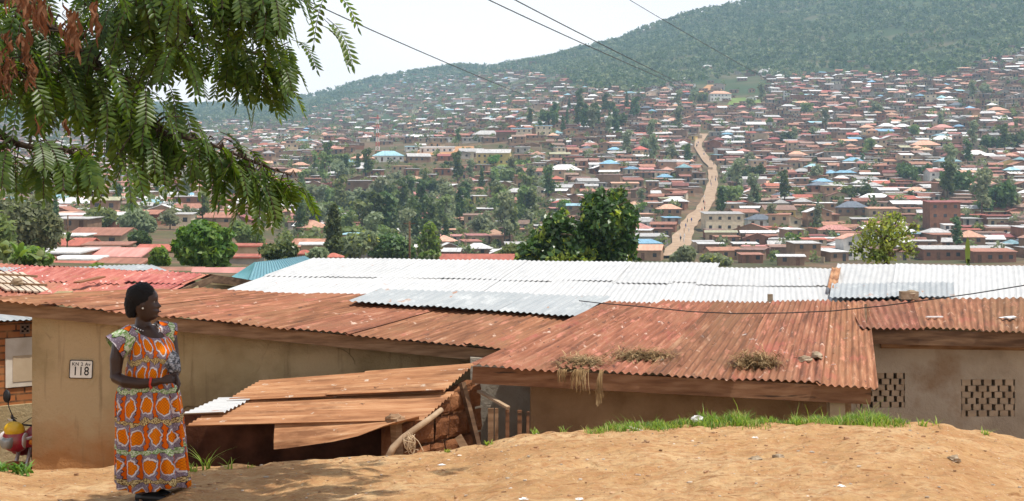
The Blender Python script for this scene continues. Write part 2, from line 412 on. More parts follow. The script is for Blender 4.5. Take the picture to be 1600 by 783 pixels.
crk = g.f('MULTIPLY', g.ramp(vc.outputs['Distance'], [(.004, (1, 1, 1)), (.012, (0, 0, 0))]), g.ramp(g.noise(co, 1.4, 3), [(.48, (0, 0, 0)), (.58, (1, 1, 1))]))
col = g.mix(crk, col, (.13, .09, .05))
g.bump(g.noise(co, 30, 6, .65), .9, .018); M['plaster_wall'] = g.done(col, .95, .1)
M['mud'] = surf('red_mud', [(.3, (.095, .036, .016)), (.5, (.20, .083, .037)), (.7, (.33, .155, .074))], 5, 7, .95, .1, bump=.9, bscale=13, bdist=.04)
M['wood'] = surf('weathered_board', [(.3, (.13, .075, .04)), (.5, (.24, .145, .082)), (.7, (.33, .215, .13))], 3, 6, .85, .15, stretch=(1.2, 1.2, 9), bump=.3, bscale=12, bdist=.006)
M['wood_dark'] = surf('dark_board', [(.3, (.05, .028, .016)), (.5, (.11, .063, .036)), (.7, (.21, .13, .075))], 2.2, 6, .85, .15, stretch=(1, 1, 7), bump=.3, bscale=12, bdist=.006)
M['wood_red'] = surf('brown_board', [(.3, (.12, .055, .028)), (.5, (.205, .10, .052)), (.7, (.27, .15, .085))], 2.5, 6, .85, .15, stretch=(1.2, 1, 8), bump=.3, bscale=12, bdist=.006,
                     second=(2.0, .62, .70, (.055, .032, .02)))
M['pole'] = surf('bare_pole_wood', [(.3, (.24, .16, .10)), (.6, (.40, .29, .19)), (.8, (.5, .39, .28))], 6, 6, .9, .1, bump=.4, bscale=20)
M['straw'] = surf('dry_straw', [(.3, (.14, .085, .04)), (.5, (.28, .185, .09)), (.7, (.46, .34, .19))], 7, 3, .95, .05, island=.35)
M['pale_wood'] = surf('pale_timber', [(.3, (.42, .33, .24)), (.7, (.62, .53, .43))], 4, 5, .8, .15, stretch=(1, 1, 4))
M['stone'] = surf('field_stone', [(.3, (.20, .14, .085)), (.55, (.33, .26, .18)), (.75, (.45, .38, .29))], 9, 6, .9, .15, bump=.6, bscale=25)
M['dark_hole_shade'] = plain('painted_hole_shade', (.012, .010, .008), .95, .05)  # near-black colour painted as the shade inside vent openings
M['black'] = plain('black_rubber', (.018, .018, .02), .55, .35)
M['scrap_white'] = plain('white_scrap', (.75, .75, .74), .5, .3)
g = Nt('red_brick'); b = g.n('TexBrick')
g.l(g.map(g.coord(), (1, 1, 1), (R(90), 0, 0)), b.inputs['Vector'])
b.inputs['Color1'].default_value = (.42, .155, .055, 1); b.inputs['Color2'].default_value = (.30, .10, .035, 1); b.inputs['Mortar'].default_value = (.075, .04, .025, 1)
b.inputs['Scale'].default_value = 1.0; b.inputs['Mortar Size'].default_value = .012; b.inputs['Brick Width'].default_value = .21; b.inputs['Row Height'].default_value = .085
cc = g.mix(g.ramp(g.noise(g.coord(), 6, 6), [(.4, (0, 0, 0)), (.7, (1, 1, 1))]), b.outputs['Color'], (.36, .17, .07))
g.bump(b.outputs['Fac'], -.8, .02)
M['brick'] = g.done(cc, .9, .1)

def corr(mb, e0, e1, r0, r1, pitch=.076, amp=.0095, per=10, nlen=2, seg=6, rows=5, seed=0, rag=.035, lift=.008, gap=.25, mi=0, lip=0.):
    """corrugated sheets between an eave edge e0-e1 and a top edge r0-r1; every sheet is its own island, lapped over its neighbour"""
    rd = random.Random(seed)
    e0, e1, r0, r1 = map(Vector, (e0, e1, r0, r1))
    Wd = (e1 - e0).length; Ld = ((r0 - e0).length + (r1 - e1).length) / 2
    nc = max(2, round(Wd / pitch))
    nrm = (e1 - e0).cross((r0 + r1) / 2 - (e0 + e1) / 2).normalized()
    if nrm.z < 0: nrm = -nrm
    def pt(u, v): return lerp(lerp(e0, e1, u), lerp(r0, r1, u), v)
    k = 0; si = 0
    while k < nc:
        k2 = min(nc, k + per); kk = min(nc, k2 + .6)
        for j in range(nlen):
            v0 = j / nlen - (.03 if j else 0); v1 = (j + 1) / nlen
            v0 += rd.uniform(-rag, rag) / Ld if j == 0 else rd.uniform(-.02, .02)
            if j == nlen - 1: v1 += rd.uniform(-rag, rag) / Ld
            tilt = rd.uniform(-1, 1) * lift; base = lift * (si % 2) + .011 * j
            op = rd.uniform(.5, 1) * lift * 3.6 if rd.random() < gap else 0
            ns = max(2, int(round((kk - k) * seg))); o = len(mb.v); skew = rd.uniform(-1, 1) * .004
            for iv in range(rows + 1):
                tv = iv / rows; v = lerp(v0, v1, tv)
                for iu in range(ns + 1):
                    c = k + (kk - k) * iu / ns; u = min(c / nc, 1.0) + skew * (tv - .5)
                    h = amp * math.cos(2 * math.pi * c) + base + tilt * (iu / ns - .5) + op * (1 - iu / ns) ** 2
                    h += .006 * mnoise.noise(Vector((c * .13 + seed, v * Ld * 1.3, j)))
                    if iv == 0 and j == 0: h += lip * mnoise.noise(Vector((c * .4, seed, 1)))
                    i = mb.vert(pt(u, v) + nrm * h); mb.uv[i] = (c * pitch, v * Ld)
            for iv in range(rows):
                for iu in range(ns):
                    a = o + iv * (ns + 1) + iu
                    mb.f.append((a, a + 1, a + ns + 2, a + ns + 1)); mb.mi.append(mi)
        k = k2; si += 1

def wallslab(mb, a, b, zlo, zta, ztb, th=.18, holes=(), mi=0):
    """vertical wall from plan point a to b (front face), tops zta/ztb, thickness away from the viewer; holes are (s0,s1,z0,z1) along it"""
    a, b = Vector((a[0], a[1], 0)), Vector((b[0], b[1], 0)); d = (b - a); L = d.length; d.normalize()
    nrm = Vector((-d.y, d.x, 0))
    if nrm.y < 0: nrm = -nrm
    cuts = sorted({0.0, L, *[h[0] for h in holes], *[h[1] for h in holes]})
    for s0, s1 in zip(cuts[:-1], cuts[1:]):
        t0, t1 = lerp(zta, ztb, s0 / L), lerp(zta, ztb, s1 / L)
        spans = [(zlo, zlo, t0, t1)]
        for h in holes:
            if h[0] <= s0 + 1e-6 and h[1] >= s1 - 1e-6: spans = [(zlo, zlo, h[2], h[2]), (h[3], h[3], t0, t1)]
        for b0, b1, c0, c1 in spans:
            q = [a + d * s0, a + d * s1, a + d * s1 + nrm * th, a + d * s0 + nrm * th]
            lo = [b0, b1, b1, b0]; hi = [c0, c1, c1, c0]
            mb.add([p + Vector((0, 0, z)) for p, z in zip(q, lo)] + [p + Vector((0, 0, z)) for p, z in zip(q, hi)],
                   [(3, 2, 1, 0), (4, 5, 6, 7), (0, 1, 5, 4), (1, 2, 6, 5), (2, 3, 7, 6), (3, 0, 4, 7)], mi)
    return d, nrm, L

# ---- long plastered house with the number plate
E0, E1, T0, T1 = P(-34, 467, 14.2), P(812, 549, 15.0), P(230, 452, 16.0), P(962, 474, 18.2)
h = thing('plastered_house', 'long brown plastered house wearing the number plate under a low rusty red roof', 'house', (-2.5, 15.5, -4.0))
mb = MB(); corr(mb, E0, E1, T0, T1, seed=3, nlen=1, per=8, gap=.55, lift=.013)
rf = mb.build('roof', M['rust_red'], h, smooth=True)
def on(u, v, up=0.):
    n = (E1 - E0).cross(T0 - E0).normalized(); n = n if n.z > 0 else -n
    return lerp(lerp(E0, E1, u), lerp(T0, T1, u), v) + n * up
mb = MB(); corr(mb, on(.50, .62, .065), on(1.0, .57, .065), on(.455, 1.04, .07), on(.985, 1.04, .07), seed=8, nlen=1, per=11)
tag(mb.build('replacement_sheets', M['grey_iron'], rf, smooth=True), 'pale grey sheets patched into the rusty roof')
WL, WR = P(50, 500, 14.55), P(832, 560, 15.5)
mb = MB(); wallslab(mb, WL, WR, -4.2, -1.03, -1.62)
q = Vector((-3.9, 17.6, 0)); wallslab(mb, (WL.x + .0, WL.y), (WL.x + .01, WL.y), -4.2, -1.0, -1.0) if False else None
# end wall running back from the corner
d = (WR - WL).normalized(); back = Vector((-d.y, d.x, 0)) * 2.0
a = Vector((WL.x, WL.y, 0)); bb = a + back
mb.add([(a.x, a.y, -4.2), (bb.x, bb.y, -4.2), (bb.x + .18, bb.y, -4.2), (a.x + .18, a.y + .19, -4.2), (a.x, a.y, -1.03), (bb.x, bb.y, -1.0), (bb.x + .18, bb.y, -1.0), (a.x + .18, a.y + .19, -1.03)],
       [(0, 1, 5, 4), (1, 2, 6, 5), (2, 3, 7, 6), (4, 5, 6, 7)])
wl_o = mb.build('wall', M['plaster_wall'], h)
mb = MB(); mb.bar(E0 + Vector((0.0, .10, -.075)), E1 + Vector((0, .10, -.085)), .03, .13)
mb.build('fascia_board', M['wood'], h)

# number plate on its wall
sgn = thing('number_plate', 'white house number plate reading 118, fixed to the brown plastered wall', 'sign', P(125.5, 577, 14.6) + Vector((0, -.02, 0)))
wd = (Vector((WR.x, WR.y, 0)) - Vector((WL.x, WL.y, 0))).normalized()
ang = math.atan2(wd.y, wd.x)
sx = P(125.5, 577, 14.6).x; t_ = (sx - WL.x) / (WR.x - WL.x); sy = lerp(WL.y, WR.y, t_) - .012
sgn.location = (sx, sy, (HY - 577) / F * sy); sgn.rotation_euler = (0, R(2.5), ang)
def txt(s, size, name):
    cu = bpy.data.curves.new('lettering', 'FONT'); cu.body = s; cu.size = size; cu.align_x = 'CENTER'; cu.align_y = 'CENTER'; cu.extrude = .0008; cu.offset = size * .012; cu.space_character = 1.08
    o = bpy.data.objects.new('lettering', cu); C.objects.link(o)
    dg = bpy.context.evaluated_depsgraph_get()
    me = bpy.data.meshes.new_from_object(o.evaluated_get(dg)); bpy.data.objects.remove(o)
    me.name = name
    return me
def rbox(w, hh, t, y):
    mb = MB(); pts = []
    r = .012
    for cx, cz, a0 in ((w / 2 - r, hh / 2 - r, 0), (-w / 2 + r, hh / 2 - r, 90), (-w / 2 + r, -hh / 2 + r, 180), (w / 2 - r, -hh / 2 + r, 270)):
        for k in range(5): pts.append((cx + r * math.cos(R(a0 + k * 22.5)), cz + r * math.sin(R(a0 + k * 22.5))))
    mb.loft([[Vector((x, y + t, z)) for x, z in pts], [Vector((x, y, z)) for x, z in pts]])
    return mb
rbox(.232, .190, .006, -.006).build('backing_plate', plain('plate_black', (.02, .02, .02), .4), sgn, world=False)
rbox(.215, .173, .004, -.0095).build('face_plate', plain('plate_white', (.74, .73, .68), .4), sgn, world=False)
ink = plain('plate_ink', (.012, .012, .012), .5)
for s_, sz, zz in (('KN 2 Av', .048, .052), ('118', .112, -.022)):
    me = txt(s_, sz, 'lettering'); me.materials.append(ink)
    o = link('lettering', me, sgn, (0, -.0105, zz)); o.rotation_euler = (R(90), 0, 0)
    if s_ == '118': o.scale = (.92, 1.12, 1)
mb = MB()
for x in (-.1, .1):
    for z in (-.078, .078): mb.box((x * .97, -.0105, z * .96), (.006, .003, .006))

# ---- house with the big red roof in the middle
A0, A1, AT0, AT1 = P(738, 573, 13.8), P(1372, 606, 13.8), P(952, 474, 17.9), P(1357, 471, 17.7)
h = thing('low_earth_house', 'low earth house whose rusty red roof carries dry grass clumps and two stones', 'house', (1.0, 15.5, -4.0))
mb = MB(); corr(mb, A0, A1, AT0, AT1, seed=21, nlen=1, per=11, lift=.014, amp=.0125, gap=.6, rag=.03, lip=.012, seg=8, rows=7)
mb.build('roof', M['rust_red'], h, smooth=True)
mb = MB(); wallslab(mb, P(829, 600, 14.32), P(1330, 620, 14.38), -4.2, -1.70, -1.80)
# recessed bay on the side of the shed
mb.build('wall', M['plaster_pink'], h)
mb = MB(); wallslab(mb, P(735, 600, 14.9), P(832, 600, 14.92), -4.2, -1.60, -1.66); mb.build('side_wall', M['plaster_grey'], h)
mb = MB(); mb.bar(A0 + Vector((.0, .05, -.085)), A1 + Vector((-.06, .05, -.085)), .035, .165); mb.build('fascia_board', M['wood_red'], h)
mb = MB(); mb.bar(A1 + Vector((-.085, .09, -.085)), AT1 + Vector((-.085, -.2, -.085)), .03, .14); mb.build('verge_board', M['wood_dark'], h)
mb = MB(); p = P(1306, 640, 14.0); mb.bar((p.x, p.y, -4.0), (p.x, p.y, -1.86), .15, .14); mb.build('pillar', surf('pale_plaster', [(.3, (.36, .28, .19)), (.7, (.5, .41, .30))], 4), h)

# ---- house on the right with the two brick vents
B0, B1, BT0, BT1 = P(1345, 512, 16.2), P(1760, 523, 16.2), P(1322, 471, 18.0), P(1770, 463, 18.5)
h = thing('vented_house', 'grey brown house with pierced brick vents under a rusty red roof', 'house', (5.0, 17.0, -4.0))
mb = MB(); corr(mb, B0, B1, BT0, BT1, seed=33, nlen=1, per=9, lift=.008, amp=.0125, gap=.2, rag=.05, seg=8, rows=7)
corr(mb, P(1345, 486, 17.2) + Vector((0, 0, .03)), P(1600, 470, 18.0) + Vector((0, 0, .03)), P(1322, 470, 18.2) + Vector((0, 0, .03)), P(1600, 465, 18.4) + Vector((0, 0, .03)), seed=35, nlen=1, per=7) if False else None
mb.build('roof', M['rust_red'], h, smooth=True)
a, b_ = P(1290, 600, 16.62), P(1780, 600, 16.62)
L = b_.x - a.x
def sx_(px): return (px - 1290) / F * 16.62
def zz_(py): return (HY - py) / F * 16.62
vents = [(1338, 1414, 583, 637), (1502, 1586, 593, 651)]
mb = MB(); wallslab(mb, a, b_, -4.2, -1.52, -1.55, th=.2, holes=[(sx_(x0), sx_(x1), zz_(y1), zz_(y0)) for x0, x1, y0, y1 in vents])
mb.build('wall', M['plaster_grey'], h)
for x0, x1, y0, y1 in vents:
    X0, X1, Z0, Z1 = a.x + sx_(x0), a.x + sx_(x1), zz_(y1), zz_(y0)
    mb = MB(); rd = random.Random(x0); rows = 6; rh = (Z1 - Z0) / rows
    for r_ in range(rows):
        n = 5; bw = (X1 - X0) / n
        for c_ in range(n + 1):
            cx = X0 + bw * (c_ + (.5 if r_ % 2 else .0))
            lo, hi = max(X0 + .002, cx - bw * rd.uniform(.34, .44)), min(X1 - .002, cx + bw * rd.uniform(.34, .44))
            if hi - lo < .03: continue
            mb.box(((lo + hi) / 2, 16.62 + .068 + rd.uniform(-.008, .008), Z0 + rh * (r_ + .5)), (hi - lo - rd.uniform(0, .008), .13, rh * rd.uniform(.93, .995)), Matrix.Rotation(rd.uniform(-.07, .07), 3, 'Y'))
    v_ = mb.build('vent', surf('vent_brick', [(.3, (.28, .22, .155)), (.7, (.44, .36, .265))], 6, 5, .95, .1, bump=.5, bscale=22), h)
    mb = MB(); mb.box(((X0 + X1) / 2, 16.62 + .235, (Z0 + Z1) / 2), (X1 - X0 + .2, .02, Z1 - Z0 + .2)); mb.build('interior_shade_sheet', M['dark_hole_shade'], v_)  # near-black sheet, painted shade behind the vent bricks
mb = MB(); mb.bar(B0 + Vector((.06, .07, -.10)), B1 + Vector((0, .07, -.10)), .04, .17); mb.build('fascia_board', M['wood_dark'], h)
mb = MB(); mb.bar(P(1376, 536, 16.6) + Vector((0, 0, -.02)), P(1760, 545, 16.6), .05, .08); mb.build('wall_plate', M['wood'], h)

# ---- white roofed long house behind
h = thing('white_roofed_house', 'long low house behind under weathered white corrugated iron', 'house', (1.0, 21.5, -4.4))
mb = MB()
corr(mb, P(318, 467, 18.4), P(1097, 484, 18.3), P(490, 404, 25.4), P(1124, 412, 25.6), seed=41, nlen=2, per=11, lift=.007, amp=.0075, gap=.12, seg=5, rows=4, rag=.02)
corr(mb, P(1075, 482, 18.36), P(1330, 480, 18.36), P(1098, 419, 24.4), P(1312, 421, 24.3), seed=43, nlen=2, per=11, lift=.006, amp=.0075, seg=5, rows=4, rag=.02)
corr(mb, P(1288, 478, 18.42), P(1720, 476, 18.42), P(1309, 412, 25.6), P(1700, 417, 25.6), seed=47, nlen=1, per=11, lift=.006, amp=.0075, gap=.05, seg=5, rows=5, rag=.02)
rf = mb.build('roof', M['white_iron'], h, smooth=True)
mb = MB(); corr(mb, P(1293, 455, 20.0) + Vector((0, 0, .05)), P(1308, 455, 20.0) + Vector((0, 0, .05)), P(1300, 423, 24.0) + Vector((0, 0, .05)), P(1314, 423, 24.0) + Vector((0, 0, .05)), seed=49, nlen=1)
tag(mb.build('rusty_sheet', M['rust_orange'], rf, smooth=True), 'single rust red sheet between white ones')
mb = MB(); corr(mb, P(1296, 470, 18.7) + Vector((0, 0, .045)), P(1492, 470, 18.7) + Vector((0, 0, .045)), P(1300, 448, 20.6) + Vector((0, 0, .045)), P(1490, 446, 20.6) + Vector((0, 0, .045)), seed=51, nlen=1)
tag(mb.build('grey_sheet', M['grey_iron'], rf, smooth=True), 'greyer sheets laid along the lower edge')
mb = MB(); wallslab(mb, P(400, 470, 19.2), P(1700, 480, 19.2), -4.6, -1.45, -1.5); wallslab(mb, P(500, 470, 25.0), P(1690, 480, 25.0), -4.6, -1.15, -1.25)
p0, p1 = P(400, 470, 19.2), P(505, 470, 25.0)
mb.add([(p0.x, p0.y, -4.6), (p1.x, p1.y, -4.6), (p1.x, p1.y, -1.15), (p0.x, p0.y, -1.45)], [(0, 1, 2, 3)])
mb.build('wall', M['plaster'], h)

# ---- red roofed house on the far side of the plastered one
h = thing('red_gabled_house', 'faded red iron roofed house with a brown gable end, behind the plastered house', 'house', (-6.5, 19.5, -4.4))
G0, G1, GT0, GT1 = P(-300, 472, 17.2), P(258, 461, 17.4), P(-120, 408, 21.0), P(327, 431, 20.0)
mb = MB(); corr(mb, G0, G1, GT0, GT1, seed=61, nlen=2, per=9, lift=.012, gap=.4, seg=6, rows=5)
GB0, GB1 = P(-100, 425, 25), P(392, 440, 23)
corr(mb, GT0 + Vector((0, .02, .015)), GT1 + Vector((0, .02, .015)), GB0, GB1, seed=63, nlen=2, per=9, seg=5, rows=4)
mb.build('roof', M['rust_pink'], h, smooth=True)
mb = MB(); gl, gm, gr_ = P(290, 456, 17.9), P(328, 436, 20.1), P(388, 444, 22.8)
mb.add([(gl.x, gl.y, -4.4), (gr_.x, gr_.y, -4.4), tuple(gr_), tuple(gm), tuple(gl)], [(0, 1, 2, 3, 4)])
wallslab(mb, P(-250, 470, 17.9), (gl.x, gl.y), -4.4, -1.36, -1.2)
mb.build('wall', M['plaster'], h)
mb = MB(); mb.bar(G1 + Vector((.05, .1, -.03)), GT1 + Vector((.05, 0, -.04)), .03, .09); mb.bar(GT1 + Vector((.05, 0, -.04)), GB1 + Vector((.05, 0, -.04)), .03, .11); mb.build('verge_board', M['wood_dark'], h)

# slatted timber frame and a stone lying on that roof
def onG(px, py, Y, up): return P(px, py, Y) + Vector((0, 0, up))
t = thing('slatted_frame', 'pale slatted timber frame lying on the faded red roof', 'timber frame', onG(20, 448, 18.2, .06))
for k in range(7):
    x = -34 + k * 11
    mb = MB(); mb.bar(onG(x, 430 + k * .4, 18.9, .055), onG(x + 47, 459 + k * .7, 17.6, .045), .055, .018, up=(0, 0, 1)); mb.build('slat', M['pale_wood'], t)
for y0, y1, Ya in ((437, 434, 18.6), (452, 448, 18.0)):
    mb = MB(); mb.bar(onG(-22 + (y0 - 437), y0, Ya, .075), onG(58 + (y0 - 437), y1 + 7, Ya, .075), .05, .03); mb.build('crossbar', M['wood'], t)
mb = MB(); mb.blob(onG(27, 453, 17.9, .10), (.085, .06, .05), 4, .3); tag(mb.build('stone', M['stone'], smooth=False), 'brown stone weighing down the slatted timber frame', 'stone')
mb = MB(); mb.bar(onG(120, 449, 17.9, .06), onG(160, 441, 18.6, .07), .09, .02); tag(mb.build('loose_sheet_strip', M['rust_red']), 'curled strip of red iron loose on the faded red roof', 'metal strip')

# ---- teal hipped roof
h = thing('teal_roofed_house', 'small house with a teal hipped iron roof behind the white roof', 'house', (-5.6, 34, -5))
a, b_, c_, d_, e_ = P(358, 437, 33.5), P(388, 440, 31), P(399, 411, 35), P(475, 401, 40), P(520, 425, 36)
mb = MB()
def panel(p, q, r, s_, pitch=.2):
    n = (q - p).cross(r - p).normalized(); n = n if n.z > 0 else -n
    m_ = max(2, int((q - p).length / pitch)); o = len(mb.v)
    for i in range(m_ * 4 + 1):
        u = i / (m_ * 4); hgt = .03 if i % 4 == 0 else 0
        for v in (0, 1):
            k = mb.vert((lerp(lerp(p, q, u), lerp(s_, r, u), v)) + n * hgt); mb.uv[k] = (u * (q - p).length, v * 3)
    for i in range(m_ * 4): mb.f.append((o + 2 * i, o + 2 * i + 2, o + 2 * i + 3, o + 2 * i + 1)); mb.mi.append(0)
panel(b_, e_, d_, c_); panel(a, b_, c_ + Vector((.01, 0, 0)), c_)
bk = P(470, 420, 44); panel(bk, a, c_, d_)
mb.build('roof', M['teal_iron'], h)
mb = MB(); wallslab(mb, b_ + Vector((-.1, .5, 0)), e_ + Vector((0, .5, 0)), -5, b_.z - .1, e_.z - .1); mb.build('wall', M['plaster_grey'], h)

# ---- brick house on the alley at the left; its wall runs back to the right, so it faces the sun
BO = P(25, 600, 17.15); BO.z = -3.9; BA = R(40)
h = thing('brick_house', 'red brick house on the alley, with a white plastered window panel', 'house', BO, None, BA)
bx_, bn_ = Vector((math.cos(BA), math.sin(BA), 0)), Vector((math.sin(BA), -math.cos(BA), 0))
def Bl(px, py):
    """photo pixel -> place on the wall face, in the house's own frame"""
    d = P(px, py, 1.0); t_ = Vector((BO.x, BO.y, 0)).dot(bn_) / Vector((d.x, d.y, 0)).dot(bn_); q = d * t_
    return Vector(((q - BO).dot(bx_), 0, q.z - BO.z))
ztop = Bl(25, 503).z
mb = MB(); mb.box((.2, .1, ztop / 2 - .3), (6.0, .2, ztop + .6)); mb.build('wall', M['brick'], h, world=False)
mb = MB(); mb.box((.2, -.02, Bl(25, 632).z / 2 - .3), (6.0, .06, Bl(25, 632).z + .6)); mb.build('plinth', M['plaster'], h, world=False)
mb = MB(); corr(mb, (-2.9, -.16, ztop + .04), (3.3, -.16, ztop + .02), (-2.9, 3.2, ztop + .5), (3.3, 3.2, ztop + .5), seed=71, nlen=1, per=10, amp=.008); mb.build('roof', M['grey_iron'], h, smooth=True, world=False)
wp = surf('old_white_plaster', [(.3, (.5, .42, .32)), (.6, (.66, .60, .51)), (.8, (.72, .68, .60))], 3, 6, .9, .1)
def facebox(px0, py0, px1, py1, proud, th, mat, name, par):
    mb = MB(); a, b_ = Bl(px0, py1), Bl(px1, py0)
    mb.box(((a.x + b_.x) / 2, -proud + th / 2, (a.z + b_.z) / 2), (b_.x - a.x, th, b_.z - a.z)); return mb.build(name, mat, par, world=False)
w_ = facebox(8, 526, 62, 606, .02, .05, wp, 'window_panel', h)
facebox(19, 553, 62, 597, .026, .02, surf('tan_plaster', [(.3, (.40, .30, .19)), (.7, (.52, .41, .28))], 3, 5), 'blocked_opening', w_)
v_ = facebox(31, 506, 46, 522, .012, .03, surf('vent_concrete', [(.3, (.16, .10, .07)), (.7, (.25, .17, .12))], 8), 'vent', h)
mb = MB(); c = Bl(38.5, 514)
for dx, dz in ((-.03, .025), (.03, .025), (-.03, -.025), (.03, -.025), (0, 0)): mb.box((c.x + dx, -.014, c.z + dz), (.026, .01, .022))
mb.build('painted_vent_holes', M['dark_hole_shade'], v_, world=False)  # hole shade painted as near-black blocks on the vent face

# ---- tin and mud shed between the bank and the plastered wall
h = thing('mud_shed', 'low mud walled shed with a sagging rust orange iron roof patched by one white sheet', 'shed', (-1.6, 13.6, -4.0))
F0, F1, K0, K1 = P(287, 664, 12.95), P(655, 652, 13.0), P(405, 596, 14.35), P(747, 570, 14.45)
mb = MB()
corr(mb, K0, lerp(K0, F0, .52), K1, lerp(K1, F1, .56), seed=81, nlen=2, per=9, rag=.05, lift=.013, amp=.010, rows=8, gap=.0)
corr(mb, lerp(K0, F0, .50) - Vector((0, 0, .015)), F0 - Vector((0, 0, .01)), lerp(K1, F1, .47) - Vector((0, 0, .045)), F1 - Vector((0, 0, .03)), seed=84, nlen=1, per=30, rag=.03, lift=.01, amp=.010, rows=10, gap=0)
# drooping front lip, torn at its left end
mbl = MB(); n = 60; prof = []
for j in range(9):
    tv = j / 8
    for i in range(n + 1):
        t_ = i / n; px = lerp(428, 655, t_)
        top = lerp(F0, F1, (px - 287) / 368.0) + Vector((0, .04, -.02))
        low_py = np.interp(px, [428, 450, 520, 560, 600, 620, 640, 655], [704, 702, 692, 683, 667, 661, 656, 652])
        low = P(px, float(low_py), 12.86)
        p = lerp(top, low, tv) + Vector((0, -.03 * math.sin(tv * math.pi), .010 * math.cos(tv * math.pi * 6)))
        k = mb.vert(p); mb.uv[k] = (tv * .4, t_ * 2.0 + 4); prof.append(k)
for j in range(8):
    for i in range(n): 
        a = prof[j * (n + 1) + i]; b_ = prof[j * (n + 1) + i + 1]; c_ = prof[(j + 1) * (n + 1) + i + 1]; d_ = prof[(j + 1) * (n + 1) + i]
        mb.f.append((a, d_, c_, b_)); mb.mi.append(0)
rf = mb.build('roof', M['rust_orange'], h, smooth=True)
up = Vector((0, 0, .03))
mb = MB(); corr(mb, P(345, 627, 13.72) + up, P(287, 653, 13.18) + up, P(400, 626, 13.74) + up, P(352, 650, 13.2) + up, seed=87, nlen=1, per=30)
tag(mb.build('white_sheet', M['white_iron'], rf, smooth=True), 'short white sheet at the low end of the roof')
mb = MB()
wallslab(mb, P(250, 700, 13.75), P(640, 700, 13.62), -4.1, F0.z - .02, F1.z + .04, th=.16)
mb.build('front_wall', surf('mud_painted_shade', [(.3, (.035, .014, .009)), (.5, (.075, .030, .017)), (.7, (.12, .05, .028))], 4, 6, .95, .05, bump=.8, bscale=9, bdist=.03), h); mb = MB()  # near-black mud colour paints in the deep shade under the roof overhang
# side wall of big mud bricks, running back
a, b_ = Vector((P(612, 0, 13.12).x, 13.12, 0)), Vector((P(742, 0, 14.3).x, 14.3, 0))
rd = random.Random(5); dd = (b_ - a); L = dd.length; dn = dd.normalized(); nn = Vector((dn.y, -dn.x, 0))
rows = 8
for r_ in range(rows):
    s = -.1 * (r_ % 2)
    z0 = -3.7 + r_ * .24
    while s < L:
        w = rd.uniform(.24, .36); s0, s1 = max(0, s), min(L, s + w); s += w
        if s1 - s0 < .05: continue
        m_ = a + dn * ((s0 + s1) / 2); ztop = lerp(F1.z - .08, K1.z - .12, ((s0 + s1) / 2) / L)
        hh = min(.232, ztop - z0)
        if hh < .04: continue
        rot = Matrix.Rotation(math.atan2(dn.y, dn.x), 3, 'Z') @ Matrix.Rotation(rd.uniform(-.04, .04), 3, 'Y')
        b2 = MB(); a_, b3, c3 = (s1 - s0) / 2 - .006, .10 + rd.uniform(0, .025), hh / 2 - .006; nx_, nz2 = 6, 5     # face of one brick with worn edges
        gr_ = []
        for iz in range(nz2 + 1):
            for ix in range(nx_ + 1):
                u_, w_ = ix / nx_ * 2 - 1, iz / nz2 * 2 - 1; q_ = Vector((u_ * a_, 0, w_ * c3))
                edge = max(abs(u_) ** 6, abs(w_) ** 6); dep = -b3 + .035 * edge + .022 * mnoise.noise(Vector((q_.x * 9 + s * 7, r_ * 3.3, q_.z * 9)))
                gr_.append(b2.vert(rot @ Vector((q_.x, dep, q_.z)) + Vector((m_.x, m_.y, z0 + hh / 2))))
        for iz in range(nz2):
            for ix in range(nx_):
                k_ = iz * (nx_ + 1) + ix; b2.f.append((gr_[k_], gr_[k_ + 1], gr_[k_ + nx_ + 2], gr_[k_ + nx_ + 1]))
        mb.add(b2.v, b2.f)
wallslab(mb, a, b_, -4.0, F1.z - .1, K1.z - .14, th=.12)
mb.build('wall', M['mud'], h, smooth=False)
mb = MB(); mb.bar(P(722, 598, 13.9), P(748, 702, 13.7), .05, .05); mb.build('door_post', M['wood_dark'], h)
mb = MB(); mb.bar(P(618, 654, 13.02), P(622, 720, 13.0), .08, .07); mb.blob(P(616, 655, 12.98), (.09, .08, .05), 9, .4); mb.build('corner_post', M['wood'], h)
mb = MB(); pts = [P(606, 716, 12.72), P(614, 700, 12.75), P(630, 684, 12.8), P(652, 668, 12.86), P(675, 652, 12.95), P(690, 640, 13.05)]
mb.tube(pts, [.033, .032, .03, .028, .026, .024], 10)
pl = mb.build('brace_pole', M['pole'], h, smooth=True)
mb = MB(); rd = random.Random(11)
for k in range(34):
    c = P(641 + rd.uniform(-5, 5), 684 + rd.uniform(-7, 5), 12.78); r_ = rd.uniform(.02, .06)
    ax = Vector((rd.uniform(-1, 1), rd.uniform(-1, 1), rd.uniform(-1, 1))).normalized(); u = ax.orthogonal().normalized(); w = ax.cross(u); n = 10; sp = rd.uniform(2.5, 5.5); a0 = rd.uniform(0, 6)
    mb.tube([c + (u * math.cos(a0 + sp * i / n) + w * math.sin(a0 + sp * i / n)) * r_ + Vector((0, -.02, -.01 * i)) for i in range(n + 1)], .0028, 4)
mb.tube([P(644, 680, 12.74), P(654, 690, 12.72), P(661, 704, 12.72), P(660, 714, 12.74)], .004, 5)
mb.build('rope_binding', surf('pale_rope', [(.3, (.42, .30, .18)), (.7, (.66, .53, .37))], 20), pl)
mb = MB(); mb.bar(P(716, 682, 13.45), P(733, 712, 13.3), .07, .02, up=(0, 1, 0)); tag(mb.build('leaning_plank', M['wood']), 'short plank leaning on the mud wall of the shed', 'plank')
mb = MB(); mb.bar(P(748, 611, 14.0), P(794, 637, 13.7), .05, .022); tag(mb.build('split_plank', M['pole']), 'split grey plank slanting from the shed roof to the stakes', 'plank')
